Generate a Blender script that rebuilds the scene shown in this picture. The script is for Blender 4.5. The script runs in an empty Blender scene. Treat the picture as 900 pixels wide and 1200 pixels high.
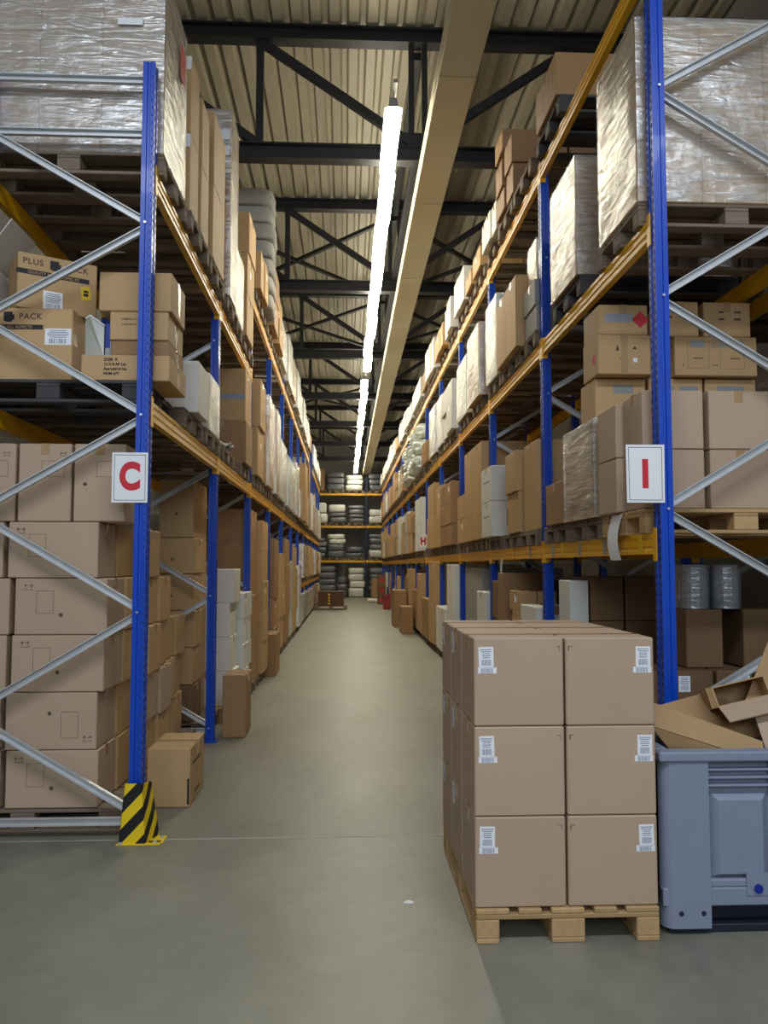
import bpy, math, random
from mathutils import Vector, Matrix
R = random.Random(7)
SC = bpy.context.scene
COL = SC.collection
PI = math.pi
ORD = ['zeroth','first','second','third','fourth','fifth','sixth','seventh','eighth','ninth','tenth','eleventh','twelfth','thirteenth','fourteenth','fifteenth','sixteenth']

# ------------------------------------------------------------------ materials
def lin(c):
    return tuple(((x/255)/12.92 if x/255 <= .04045 else ((x/255+.055)/1.055)**2.4) for x in c)+(1,)
def mat(name, rgb, rough=.55, metal=0, var=.08, scale=6, bump=0, bscale=40, spec=.5, objvar=0, stretch=None, coat=0):
    m = bpy.data.materials.new(name); m.use_nodes = True
    n = m.node_tree.nodes; l = m.node_tree.links; b = n['Principled BSDF']
    tc = n.new('ShaderNodeTexCoord'); mp = n.new('ShaderNodeMapping')
    l.new(tc.outputs['Object'], mp.inputs['Vector'])
    if stretch: mp.inputs['Scale'].default_value = stretch
    oi = n.new('ShaderNodeObjectInfo')
    add = n.new('ShaderNodeVectorMath'); add.operation = 'ADD'
    l.new(mp.outputs[0], add.inputs[0])
    mul = n.new('ShaderNodeMath'); mul.operation = 'MULTIPLY'; mul.inputs[1].default_value = 37.0
    l.new(oi.outputs['Random'], mul.inputs[0]); l.new(mul.outputs[0], add.inputs[1])
    nz = n.new('ShaderNodeTexNoise'); nz.inputs['Scale'].default_value = scale; nz.inputs['Detail'].default_value = 5
    l.new(add.outputs[0], nz.inputs['Vector'])
    c = lin(rgb)
    mr = n.new('ShaderNodeMapRange'); mr.inputs['To Min'].default_value = 1-var*1.6; mr.inputs['To Max'].default_value = 1+var*1.6
    l.new(nz.outputs['Fac'], mr.inputs['Value'])
    val = mr.outputs[0]
    if objvar:
        m2 = n.new('ShaderNodeMapRange'); m2.inputs['To Min'].default_value = 1-objvar; m2.inputs['To Max'].default_value = 1+objvar
        l.new(oi.outputs['Random'], m2.inputs['Value'])
        mm = n.new('ShaderNodeMath'); mm.operation = 'MULTIPLY'
        l.new(val, mm.inputs[0]); l.new(m2.outputs[0], mm.inputs[1]); val = mm.outputs[0]
    vm = n.new('ShaderNodeVectorMath'); vm.operation = 'SCALE'; vm.inputs[0].default_value = c[:3]
    l.new(val, vm.inputs['Scale']); l.new(vm.outputs[0], b.inputs['Base Color'])
    b.inputs['Roughness'].default_value = rough; b.inputs['Metallic'].default_value = metal
    b.inputs['Specular IOR Level'].default_value = spec; b.inputs['Coat Weight'].default_value = coat
    if bump:
        n2 = n.new('ShaderNodeTexNoise'); n2.inputs['Scale'].default_value = bscale; n2.inputs['Detail'].default_value = 4
        l.new(add.outputs[0], n2.inputs['Vector'])
        bp = n.new('ShaderNodeBump'); bp.inputs['Strength'].default_value = bump; bp.inputs['Distance'].default_value = .02
        l.new(n2.outputs['Fac'], bp.inputs['Height']); l.new(bp.outputs[0], b.inputs['Normal'])
    return m
M = {}
M['tan']   = mat('cardboard_tan', (190,155,108), .6, var=.05, scale=3, bump=.06, bscale=12, objvar=.07, spec=.35)
M['brown'] = mat('cardboard_brown', (160,124,84), .62, var=.06, scale=3, bump=.06, bscale=12, objvar=.12, spec=.35)
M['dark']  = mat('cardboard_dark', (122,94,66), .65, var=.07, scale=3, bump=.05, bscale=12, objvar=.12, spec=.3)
M['pinkish']= mat('cardboard_pale', (184,158,132), .6, var=.04, scale=3, bump=.05, bscale=12, objvar=.04, spec=.35)
M['white'] = mat('white_board', (222,220,212), .5, var=.03, scale=3, objvar=.06, spec=.4)
M['greyb'] = mat('grey_board', (150,150,148), .6, var=.05, scale=3, objvar=.1, spec=.3)
M['paper'] = mat('paper', (238,238,238), .6, var=.015)
M['ink']   = mat('ink', (38,34,34), .7, var=.05)
M['faded'] = mat('faded_ink', (92,74,58), .7, var=.05)
M['greyink']= mat('grey_ink', (146,152,172), .7, var=.05)
M['red']   = mat('red_print', (205,32,48), .55, var=.04)
M['tape']  = mat('packing_tape', (172,138,96), .18, var=.04, scale=5, spec=.7)
M['cleartape']= mat('clear_tape', (196,176,140), .12, var=.05, spec=.8)
M['blue']  = mat('blue_paint', (4,68,182), .32, var=.06, scale=4, spec=.55, coat=.1)
M['orange']= mat('yellow_orange_paint', (240,178,14), .34, var=.06, scale=4, spec=.5, coat=.1)
M['galv']  = mat('galvanised_steel', (200,202,202), .4, metal=.35, var=.1, scale=18, spec=.5)
M['hole']  = mat('dark_slot', (8,10,24), .8, var=0)
M['bolt']  = mat('zinc_bolt', (210,214,222), .3, metal=.8, var=.02)
M['wood']  = mat('pallet_wood', (186,152,104), .7, var=.16, scale=5, stretch=(1,9,9), bump=.15, bscale=20, objvar=.1)
M['woodx'] = mat('pallet_wood_cross', (178,144,98), .7, var=.16, scale=5, stretch=(9,1,9), bump=.15, bscale=20, objvar=.1)
M['oldwood']= mat('weathered_wood', (122,106,88), .75, var=.16, scale=5, stretch=(1,9,9), bump=.15, bscale=20, objvar=.2)
M['blackwood']= mat('dark_pallet_wood', (66,64,64), .75, var=.16, scale=5, stretch=(1,9,9), bump=.15, objvar=.15)
M['navy'] = mat('dark_navy_paint',(14,22,60),.5,var=.05)
M['joint'] = mat('joint_mastic',(166,164,154),.6,var=.2,scale=3)
M['crate_red'] = mat('red_plastic',(150,40,42),.45,var=.05)
M['steel'] = mat('black_steel', (26,26,30), .5, var=.06, scale=4)
M['duct']  = mat('cream_sheet_metal', (216,208,178), .5, var=.03, scale=2)
M['deck']  = mat('roof_deck', (166,158,138), .45, var=.05, scale=1.2)
M['wall']  = mat('wall_panel', (158,156,150), .7, var=.05, scale=1.5)
M['bin']   = mat('grey_blue_plastic', (134,142,160), .42, var=.04, scale=6, bump=.04, bscale=60, spec=.45)
M['bindark']= mat('dark_plastic', (28,32,48), .5, var=.04)
M['housing']= mat('lamp_housing', (150,150,146), .4, var=.02)
M['greyfilm']= mat('grey_wrap', (104,106,110), .28, var=.14, scale=7, bump=.7, bscale=14, spec=.6, objvar=.25)
M['whitefilm']= mat('white_wrap', (216,214,204), .3, var=.06, scale=7, bump=.6, bscale=12, spec=.6, objvar=.08)
M['sack']  = mat('plastic_sack', (222,228,220), .25, var=.08, scale=7, bump=.6, bscale=10, spec=.6, objvar=.08)
M['crate'] = mat('crate_board', (88,60,38), .65, var=.1, scale=6, stretch=(1,6,6))
M['yellow']= mat('yellow_paint', (232,196,22), .4, var=.08, scale=9)
M['binder']= mat('blue_binder', (20,44,140), .35, var=.03)
M['clear'] = mat('grey_plastic', (150,146,128), .15, var=.05, spec=.7)
M['scrap'] = mat('scrap_cardboard', (180,146,104), .65, var=.07, scale=5, objvar=.14, spec=.3)

def emis(name, col, s):
    m = bpy.data.materials.new(name); m.use_nodes = True; nt = m.node_tree; nt.nodes.clear()
    e = nt.nodes.new('ShaderNodeEmission'); o = nt.nodes.new('ShaderNodeOutputMaterial')
    e.inputs[0].default_value = col; e.inputs[1].default_value = s; nt.links.new(e.outputs[0], o.inputs[0]); return m
M['lamp'] = emis('lamp_glow', (1,.94,.74,1), 44)

def film_mat(name, cover, tint):
    m = bpy.data.materials.new(name); m.use_nodes = True; nt = m.node_tree; n = nt.nodes; l = nt.links
    b = n['Principled BSDF']; b.inputs['Base Color'].default_value = lin(tint); b.inputs['Roughness'].default_value = .27; b.inputs['IOR'].default_value = 2.1
    b.inputs['Specular IOR Level'].default_value = .9
    tc = n.new('ShaderNodeTexCoord'); mp = n.new('ShaderNodeMapping'); mp.inputs['Scale'].default_value = (2.6,2.6,15)
    mp.inputs['Rotation'].default_value = (.12,.1,0)
    l.new(tc.outputs['Object'], mp.inputs[0])
    nz = n.new('ShaderNodeTexNoise'); nz.inputs['Scale'].default_value = 1.8; nz.inputs['Detail'].default_value = 6; nz.inputs['Distortion'].default_value = .8
    l.new(mp.outputs[0], nz.inputs['Vector'])
    n3 = n.new('ShaderNodeTexNoise'); n3.inputs['Scale'].default_value = 9; n3.inputs['Detail'].default_value = 6
    l.new(tc.outputs['Object'], n3.inputs['Vector'])
    ad = n.new('ShaderNodeMath'); ad.operation = 'ADD'; l.new(nz.outputs[0], ad.inputs[0]); l.new(n3.outputs[0], ad.inputs[1])
    bp = n.new('ShaderNodeBump'); bp.inputs['Strength'].default_value = .55; bp.inputs['Distance'].default_value = .014
    l.new(ad.outputs[0], bp.inputs['Height']); l.new(bp.outputs[0], b.inputs['Normal'])
    mr = n.new('ShaderNodeMapRange'); mr.inputs['From Min'].default_value = .35; mr.inputs['From Max'].default_value = .7
    mr.inputs['To Min'].default_value = cover*.55; mr.inputs['To Max'].default_value = min(1, cover*1.5)
    l.new(nz.outputs[0], mr.inputs['Value'])
    t = n.new('ShaderNodeBsdfTransparent'); mx = n.new('ShaderNodeMixShader')
    l.new(mr.outputs[0], mx.inputs[0]); l.new(t.outputs[0], mx.inputs[1])
    gl = n.new('ShaderNodeBsdfGlossy'); gl.inputs['Roughness'].default_value = .24; gl.inputs['Color'].default_value = (.92,.92,.9,1); l.new(bp.outputs[0], gl.inputs['Normal'])
    m2 = n.new('ShaderNodeMixShader'); m2.inputs[0].default_value = .42; l.new(b.outputs[0], m2.inputs[1]); l.new(gl.outputs[0], m2.inputs[2])
    l.new(m2.outputs[0], mx.inputs[2])
    l.new(mx.outputs[0], n['Material Output'].inputs[0]); return m
M['film'] = film_mat('stretch_film', .5, (225,222,212))
M['bluefilm'] = film_mat('bluish_film', .42, (160,170,190))

def stripes():
    m = mat('hazard_stripes', (236,200,20), .4, var=.06, scale=9)
    n = m.node_tree.nodes; l = m.node_tree.links; b = n['Principled BSDF']
    src = b.inputs['Base Color'].links[0].from_socket
    tc = n.new('ShaderNodeTexCoord'); sx = n.new('ShaderNodeSeparateXYZ'); l.new(tc.outputs['Object'], sx.inputs[0])
    def mth(op, a, bb):
        q = n.new('ShaderNodeMath'); q.operation = op
        for i, s in enumerate((a, bb)):
            if isinstance(s, float): q.inputs[i].default_value = s
            else: l.new(s, q.inputs[i])
        return q.outputs[0]
    xx = mth('ADD', sx.outputs[0], sx.outputs[1])
    s = mth('SUBTRACT', sx.outputs[2], mth('MULTIPLY', xx, .85))
    fr = mth('FRACT', mth('MULTIPLY', mth('ADD', s, 5.06), 6.1), 0.)
    st = mth('GREATER_THAN', fr, .5)
    mx = n.new('ShaderNodeMix'); mx.data_type = 'RGBA'
    l.new(st, mx.inputs['Factor']); l.new(src, mx.inputs['A']); mx.inputs['B'].default_value = lin((22,22,24))
    l.new(mx.outputs['Result'], b.inputs['Base Color']); return m
M['stripes'] = stripes()

def concrete():
    m = bpy.data.materials.new('polished_concrete'); m.use_nodes = True; n = m.node_tree.nodes; l = m.node_tree.links
    b = n['Principled BSDF']; tc = n.new('ShaderNodeTexCoord')
    def nz(s, d, st=(1,1,1)):
        mp = n.new('ShaderNodeMapping'); mp.inputs['Scale'].default_value = st; l.new(tc.outputs['Object'], mp.inputs[0])
        q = n.new('ShaderNodeTexNoise'); q.inputs['Scale'].default_value = s; q.inputs['Detail'].default_value = d; l.new(mp.outputs[0], q.inputs['Vector']); return q.outputs[0]
    a = nz(1.1, 6, (1.6,.8,1)); f = nz(55, 2); sp = nz(9, 6)
    r = n.new('ShaderNodeValToRGB'); r.color_ramp.elements[0].position = .32; r.color_ramp.elements[1].position = .7
    r.color_ramp.elements[0].color = lin((117,115,101)); r.color_ramp.elements[1].color = lin((142,139,122))
    ad = n.new('ShaderNodeMath'); ad.operation = 'MULTIPLY_ADD'; ad.inputs[1].default_value = .3
    l.new(sp, ad.inputs[0]); l.new(a, ad.inputs[2])
    sb = n.new('ShaderNodeMath'); sb.operation = 'SUBTRACT'; sb.inputs[1].default_value = .15; l.new(ad.outputs[0], sb.inputs[0])
    l.new(sb.outputs[0], r.inputs[0]); l.new(r.outputs[0], b.inputs['Base Color'])
    mr = n.new('ShaderNodeMapRange'); mr.inputs['To Min'].default_value = .34; mr.inputs['To Max'].default_value = .55; l.new(a, mr.inputs[0]); l.new(mr.outputs[0], b.inputs['Roughness'])
    bp = n.new('ShaderNodeBump'); bp.inputs['Strength'].default_value = .05; bp.inputs['Distance'].default_value = .01; l.new(f, bp.inputs['Height']); l.new(bp.outputs[0], b.inputs['Normal'])
    return m
M['concrete'] = concrete()

# ------------------------------------------------------------------ mesh helper
class MB:
    def __init__(s): s.v=[]; s.f=[]; s.m=[]
    def add(s, vs, fs, mi=0):
        o=len(s.v); s.v+=[tuple(p) for p in vs]; s.f+=[tuple(i+o for i in f) for f in fs]; s.m+=[mi]*len(fs); return s
    def box(s,x0,x1,y0,y1,z0,z1,mi=0):
        return s.add([(x0,y0,z0),(x1,y0,z0),(x1,y1,z0),(x0,y1,z0),(x0,y0,z1),(x1,y0,z1),(x1,y1,z1),(x0,y1,z1)],
            [(0,3,2,1),(4,5,6,7),(0,1,5,4),(1,2,6,5),(2,3,7,6),(3,0,4,7)],mi)
    def cham(s,x0,x1,y0,y1,z0,z1,c,mi=0):
        # box with chamfered edges
        cx,cy,cz=(x0+x1)/2,(y0+y1)/2,(z0+z1)/2; hx,hy,hz=(x1-x0)/2,(y1-y0)/2,(z1-z0)/2
        vs=[];ix={}
        for sx in(-1,1):
            for sy in(-1,1):
                for sz in(-1,1):
                    for ax in range(3):
                        d=[hx-c,hy-c,hz-c]; d[ax]=(hx,hy,hz)[ax]
                        ix[(sx,sy,sz,ax)]=len(vs); vs.append((cx+sx*d[0],cy+sy*d[1],cz+sz*d[2]))
        fs=[]
        def I(sg,ax): return ix[(sg[0],sg[1],sg[2],ax)]
        def put(f,nrm):
            a,b,c2=[Vector(vs[i]) for i in f[:3]]
            if (b-a).cross(c2-a).dot(Vector(nrm))<0: f=f[::-1]
            fs.append(tuple(f))
        for ax in range(3):
            o=[i for i in range(3) if i!=ax]
            for sg in(-1,1):
                q=[]
                for a,b in((-1,-1),(1,-1),(1,1),(-1,1)):
                    t=[0,0,0]; t[ax]=sg; t[o[0]]=a; t[o[1]]=b; q.append(I(t,ax))
                nrm=[0,0,0]; nrm[ax]=sg; put(q,nrm)
            for a in(-1,1):
                for b in(-1,1):
                    t=[0,0,0]; t[o[0]]=a; t[o[1]]=b
                    t0=list(t); t0[ax]=-1; t1=list(t); t1[ax]=1
                    nrm=[0,0,0]; nrm[o[0]]=a; nrm[o[1]]=b
                    put([I(t0,o[0]),I(t1,o[0]),I(t1,o[1]),I(t0,o[1])],nrm)
        for sx in(-1,1):
            for sy in(-1,1):
                for sz in(-1,1):
                    put([I((sx,sy,sz),0),I((sx,sy,sz),1),I((sx,sy,sz),2)],(sx,sy,sz))
        return s.add(vs,fs,mi)
    def prism(s,prof,p0,p1,up=(0,0,1),mi=0):
        p0,p1=Vector(p0),Vector(p1); d=(p1-p0).normalized(); sd=d.cross(Vector(up)).normalized(); u=sd.cross(d)
        n=len(prof); vs=[p0+sd*a+u*b for a,b in prof]+[p1+sd*a+u*b for a,b in prof]
        fs=[(i,(i+1)%n,n+(i+1)%n,n+i) for i in range(n)]+[tuple(range(n-1,-1,-1)),tuple(range(n,2*n))]
        return s.add(vs,fs,mi)
    def bar(s,p0,p1,w,h,up=(0,0,1),mi=0):
        return s.prism([(-w/2,-h/2),(w/2,-h/2),(w/2,h/2),(-w/2,h/2)],p0,p1,up,mi)
    def chan(s,p0,p1,w,d,t=.005,up=(0,1,0),mi=0):
        # U channel: web width w, flanges depth d along `up`
        return s.prism([(-w/2,0),(w/2,0),(w/2,d),(w/2-t,d),(w/2-t,t),(-w/2+t,t),(-w/2+t,d),(-w/2,d)],p0,p1,up,mi)
    def cyl(s,c,r,h,n=20,axis='z',mi=0,r2=None):
        r2=r if r2 is None else r2; vs=[]
        for k,(rr,t) in enumerate(((r,0),(r2,h))):
            for i in range(n):
                a=2*PI*i/n; x,y=rr*math.cos(a),rr*math.sin(a)
                vs.append({'z':(c[0]+x,c[1]+y,c[2]+t),'y':(c[0]+x,c[1]+t,c[2]+y),'x':(c[0]+t,c[1]+x,c[2]+y)}[axis])
        return s.add(vs,[(i,(i+1)%n,n+(i+1)%n,n+i) for i in range(n)]+[tuple(range(n-1,-1,-1)),tuple(range(n,2*n))],mi)
    def mesh(s,name,mats,smooth=False):
        me=bpy.data.meshes.new(name); me.from_pydata(s.v,[],s.f)
        for m in (mats if isinstance(mats,(list,tuple)) else [mats]): me.materials.append(M[m])
        me.polygons.foreach_set('material_index',s.m)
        if smooth: me.polygons.foreach_set('use_smooth',[True]*len(me.polygons))
        me.validate(); me.update()
        import bmesh
        bm=bmesh.new(); bm.from_mesh(me); bmesh.ops.recalc_face_normals(bm,faces=bm.faces); bm.to_mesh(me); bm.free()
        return me
    def build(s,name,mats,parent=None,loc=(0,0,0),rz=0,smooth=False):
        return obj(name,s.mesh(name,mats,smooth),parent,loc,rz)

def obj(name,me,parent=None,loc=(0,0,0),rz=0):
    o=bpy.data.objects.new(name,me); COL.objects.link(o); o.parent=parent; o.location=loc; o.rotation_euler=(0,0,rz); return o
LABELS={}
def tag(o,label,cat,group=None):
    if label in LABELS: print('DUPLICATE LABEL',label)
    n=len(label.replace(',',' ').split())
    if n<4 or n>16: print('LABEL WORDS',n,label)
    LABELS[label]=o; o['label']=label; o['category']=cat
    if group: o['group']=group
    return o
def thing(name,label,cat,loc=(0,0,0),rz=0,group=None):
    return tag(obj(name,None,None,loc,rz),label,cat,group)
def struct(name,mb,mats,parent=None,loc=(0,0,0)):
    o=mb.build(name,mats,parent,loc)
    if parent is None: o['kind']='structure'
    return o
CACHE={}
def cached(key,fn):
    if key not in CACHE: CACHE[key]=fn()
    return CACHE[key]
def text_mesh(body,size,bold=0,mat_='ink',align='CENTER',spacing=1.0):
    def mk():
        c=bpy.data.curves.new('txt','FONT'); c.body=body; c.size=size; c.offset=bold; c.extrude=.0004; c.align_x=align; c.align_y='CENTER'; c.space_character=spacing
        o=bpy.data.objects.new('txt',c); me=bpy.data.meshes.new_from_object(o); bpy.data.objects.remove(o); me.materials.clear(); me.materials.append(M[mat_]); return me
    return cached(('txt',body,size,bold,mat_,align,spacing),mk)
def text_on_front(name,body,size,parent,loc,bold=0,mat_='ink',align='CENTER',spacing=1.0,roll=0):
    o=obj(name,text_mesh(body,size,bold,mat_,align,spacing),parent,loc); o.rotation_euler=(PI/2,0,0) if not roll else Matrix.Rotation(roll,3,'Y').to_4x4().to_euler()
    if roll: o.rotation_euler=(Matrix.Rotation(roll,3,'Y')@Matrix.Rotation(PI/2,3,'X')).to_euler()
    return o

# ------------------------------------------------------------------ camera
F,TILT,YAW,ROLL=966.8,.065,.0465,.0006
cd=bpy.data.cameras.new('camera'); cam=bpy.data.objects.new('camera',cd); COL.objects.link(cam)
cam.location=(0,0,1.62); cam.rotation_euler=(Matrix.Rotation(-YAW,3,'Z')@Matrix.Rotation(PI/2+TILT,3,'X')@Matrix.Rotation(ROLL,3,'Z')).to_euler()
cd.sensor_fit='VERTICAL'; cd.sensor_height=36; cd.lens=F/1200*36; cd.clip_end=200; cd.clip_start=.05
SC.camera=cam

# ------------------------------------------------------------------ the hall
XW0,XW1,YW0,YW1,ZC=-4.3,4.75,-7.5,45.2,8.5
struct('floor',MB().box(XW0,XW1,YW0,YW1,-.2,0),'concrete')
struct('trim_1',MB().box(XW0+.1,XW1-.1,5.055,5.067,-.001,.0016),'joint')       # saw-cut joint filled with pale mastic
def deck():
    mb=MB(); P=.24; prof=[]; x=XW0
    while x<XW1-.01:
        prof+=[(x,0),(x+.12,0),(x+.15,.07),(x+.21,.07)]; x+=P
    prof.append((x,0)); vs=[]
    for a,b in prof: vs+=[(a,YW0,ZC+b),(a,YW1,ZC+b),(a,YW0,ZC+b+.03),(a,YW1,ZC+b+.03)]
    fs=[]
    for i in range(len(prof)-1):
        k=4*i; fs+=[(k,k+4,k+5,k+1),(k+2,k+3,k+7,k+6)]
    return mb.add(vs,fs)
struct('ceiling',deck(),'deck')
struct('wall_left',MB().box(XW0-.2,XW0,YW0,YW1,0,ZC+.1),'wall')
struct('wall_right',MB().box(XW1,XW1+.2,YW0,YW1,0,ZC+.1),'wall')
struct('wall_back',MB().box(XW0,XW1,YW1,YW1+.2,0,ZC+.1),'wall')
struct('wall_front',MB().box(XW0,XW1,YW0-.2,YW0,0,ZC+.1),'wall')

# roof trusses
TX=[-4.2,-3.06,-1.1,.9,2.86,4.65]
for k in range(7):
    y=10.115+4.965*k
    t=thing('roof_truss','black steel roof truss, '+['nearest','second','third','fourth','fifth','sixth','farthest'][k]+' one along the aisle','roof truss',(0,y,0),group='steel roof trusses')
    H=[(-.09,-.1),(.09,-.1),(.09,-.08),(.012,-.08),(.012,.08),(.09,.08),(.09,.1),(-.09,.1),(-.09,.08),(-.012,.08),(-.012,-.08),(-.09,-.08)]
    obj('bottom_chord',cached('bc',lambda:MB().prism(H,(XW0,0,6.8),(XW1,0,6.8)).mesh('bottom_chord','steel')),t)
    obj('top_chord',cached('tc',lambda:MB().prism(H,(XW0,0,8.35),(XW1,0,8.35)).mesh('top_chord','steel')),t)
    for x in TX[1:-1]:
        if x==.9:
            for dx in(-.085,.085): obj('post',cached('tp',lambda:MB().bar((0,0,6.9),(0,0,8.25),.07,.07,(0,1,0)).mesh('post','steel')),t,(x+dx,0,0))
        else: obj('post',cached('tp1',lambda:MB().bar((0,0,6.9),(0,0,8.25),.09,.09,(0,1,0)).mesh('post','steel')),t,(x,0,0))
    for a,b in((-3.06,-1.1),(-1.1,.9),(2.86,.9),(4.65,2.86)):
        obj('diagonal',cached(('td',a,b),lambda:MB().bar((a,0,8.25),(b,0,6.9),.1,.09,(0,1,0)).mesh('diagonal','steel')),t)
    obj('gusset',cached('tg',lambda:MB().box(-.24,.24,-.012,.012,6.82,7.1).mesh('gusset','steel')),t,(.9,0,0))
for k in range(6):
    y=10.115+4.965*k
    lt=thing('longitudinal_tie','dark steel tie between '+['nearest and second','second and third','third and fourth','fourth and fifth','fifth and sixth','sixth and farthest'][k]+' roof trusses','steel tie',(0,y,0),group='ties between the trusses')
    obj('lower_rail',cached('ltie',lambda:MB().bar((.9,.1,6.95),(.9,4.86,6.95),.12,.1).mesh('lower_rail','steel')),lt)
    obj('upper_rail',cached('utie',lambda:MB().bar((.9,.1,8.18),(.9,4.86,8.18),.1,.1).mesh('upper_rail','steel')),lt)
    if k in(1,2,4):
        wb=thing('roof_bracing','crossed black bracing rods under the roof, '+['','second','third','','fifth'][k]+' truss gap','roof bracing',(0,y,0),group='crossed roof bracing')
        for a,b in((-3.06,.9),(.9,-3.06),(4.65,.9),(.9,4.65)):
            obj('rod',cached(('wb',a,b),lambda:MB().bar((a,.15,8.22),(b,4.82,8.22),.08,.07).mesh('rod','steel')),wb)

# duct
du=thing('air_duct','long cream sheet metal duct hanging below the roof along the aisle','duct',(0,0,6.4))
def duct_mb():
    mb=MB(); mb.cham(.89,1.27,.006,2.844,0,.2,.008); return mb.mesh('duct_section','duct')
dm=duct_mb()
y=2.05
while y<42: obj('duct_section',dm,du,(0,y,0)); y+=2.85
for k in range(7):
    for x in (.93,1.23): obj('hanger',cached('hang',lambda:MB().bar((0,0,.2),(0,0,.3),.02,.02,(0,1,0)).mesh('hanger','galv')),du,(x,10.115+4.965*k,-.0))

# strip lights
def lamp_meshes():
    L=1.44
    h=MB().prism([(-.035,.1),(-.05,.03),(-.05,.005),(.05,.005),(.05,.03),(.035,.1)],(0,0,0),(0,L,0)).mesh('housing','housing')
    d=MB().prism([(-.05,.004),(-.092,-.012),(-.088,-.03),(-.06,-.045),(.06,-.045),(.088,-.03),(.092,-.012),(.05,.004)],(0,.008,0),(0,L-.008,0)).mesh('diffuser','lamp')
    w=MB().bar((0,.2,.1),(0,.2,.15),.012,.012,(0,1,0)).bar((0,1.24,.1),(0,1.24,.15),.012,.012,(0,1,0)).mesh('hanger','galv')
    return h,d,w
LM=lamp_meshes()
for r,(y0,n) in enumerate(((8.39,8),(21.2,8),(33.7,6))):
    for k in range(n):
        pos=ORD[k+1]
        t=thing('strip_light',f'glowing white strip light, {pos} fixture of the {["near","middle","far"][r]} run','ceiling light',(.5+R.uniform(-.008,.008)+(.012 if k%2 else -.008),y0+k*1.47,6.45),group='strip lights above the aisle')
        for nm,me in zip(('housing','diffuser','hanger'),LM): obj(nm,me,t)
rail=tag(MB().box(.48,.52,8.2,43.0,6.6,6.64).build('lighting_rail','housing'),'slim grey mounting rail above the strip lights','lighting rail')

# ------------------------------------------------------------------ pallets
def pallet_meshes(kind):
    # length 1.2 along X, width .8 along Y
    w={'new':['wood','woodx'],'old':['oldwood','oldwood'],'black':['blackwood','blackwood']}[kind]
    def b(nm,dx,dy,dz,m): return MB().cham(-dx/2,dx/2,-dy/2,dy/2,0,dz,.004).mesh(nm,m)
    return dict(wide=b('deck_board',1.2,.145,.022,w[0]),nar=b('deck_board',1.2,.1,.022,w[0]),st=b('stringer_board',.145,.8,.022,w[1]),
        bl=b('block',.145,.1,.078,w[0]),blw=b('block',.145,.145,.078,w[0]),bw=b('bottom_board',1.2,.145,.022,w[0]),bn=b('bottom_board',1.2,.1,.022,w[0]))
PM={k:pallet_meshes(k) for k in('new','old','black')}
PALL=[]
def pallet(x,y,z,label,kind='old',rz=0,group=None,detail=True):
    p=PM[kind]; PALL.append((z,x,y))
    if not detail:
        def mk():
            mb=MB()
            for yy,w in((-.35,.1),(0,.145),(.35,.1)):
                mb.box(-.6,.6,yy-w/2,yy+w/2,0,.022)
                for xx in(-.527,0,.527): mb.box(xx-.07,xx+.07,yy-w/2,yy+w/2,.022,.1)
            for xx in(-.527,0,.527): mb.box(xx-.07,xx+.07,-.4,.4,.1,.122)
            for yy,w in((-.328,.145),(-.165,.1),(0,.145),(.165,.1),(.328,.145)): mb.box(-.6,.6,yy-w/2,yy+w/2,.122,.144)
            return mb.mesh('pallet_planks',['wood' if kind=='new' else 'oldwood' if kind=='old' else 'blackwood'])
        o=obj('pallet',cached(('pal',kind),mk),None,(x,y,z),rz); return tag(o,label,'pallet',group)
    t=thing('pallet',label,'pallet',(x,y,z),rz,group)
    for yy,me in((-.328,'wide'),(-.165,'nar'),(0,'wide'),(.165,'nar'),(.328,'wide')): obj('deck_board',p[me],t,(0,yy,.122))
    for xx in(-.527,0,.527):
        obj('stringer_board',p['st'],t,(xx,0,.1))
        for yy,me in((-.35,'bl'),(0,'blw'),(.35,'bl')): obj('block',p[me],t,(xx,yy,.022))
    for yy,me in((-.35,'bn'),(0,'bw'),(.35,'bn')): obj('bottom_board',p[me],t,(0,yy,0))
    return t

# ------------------------------------------------------------------ cartons
def carton_mesh(dx,dy,dz,m,tape):
    key=('c',round(dx,3),round(dy,3),round(dz,3),m)
    def mk():
        mb=MB(); mb.cham(-dx/2,dx/2,-dy/2,dy/2,0,dz,min(.006,dz*.08))
        return mb.mesh('carton',m)
    return cached(key,mk)
def tape_mesh(dx,dy,dz,ax):
    def mk():
        mb=MB(); e=.0009; w=.026; drop=min(.07,dz*.3)
        if ax=='x':
            mb.box(-dx/2-e,dx/2+e,-w,w,dz-.0005,dz+e)
            for s in(-1,1): mb.box(min(s*(dx/2-.0005),s*(dx/2+e)),max(s*(dx/2-.0005),s*(dx/2+e)),-w,w,dz-drop,dz)
        else:
            mb.box(-w,w,-dy/2-e,dy/2+e,dz-.0005,dz+e)
            for s in(-1,1): mb.box(-w,w,min(s*(dy/2-.0005),s*(dy/2+e)),max(s*(dy/2-.0005),s*(dy/2+e)),dz-drop,dz)
        return mb.mesh('tape_strip','tape')
    return cached(('t',round(dx,3),round(dy,3),round(dz,3),ax),mk)
NAMES={'tan':'cardboard_carton','brown':'cardboard_carton','dark':'cardboard_carton','pinkish':'cardboard_carton','white':'white_carton','greyb':'grey_carton'}
ADJ={'tan':'tan','brown':'brown','dark':'dark brown','pinkish':'pale brown','white':'white','greyb':'grey'}
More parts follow.
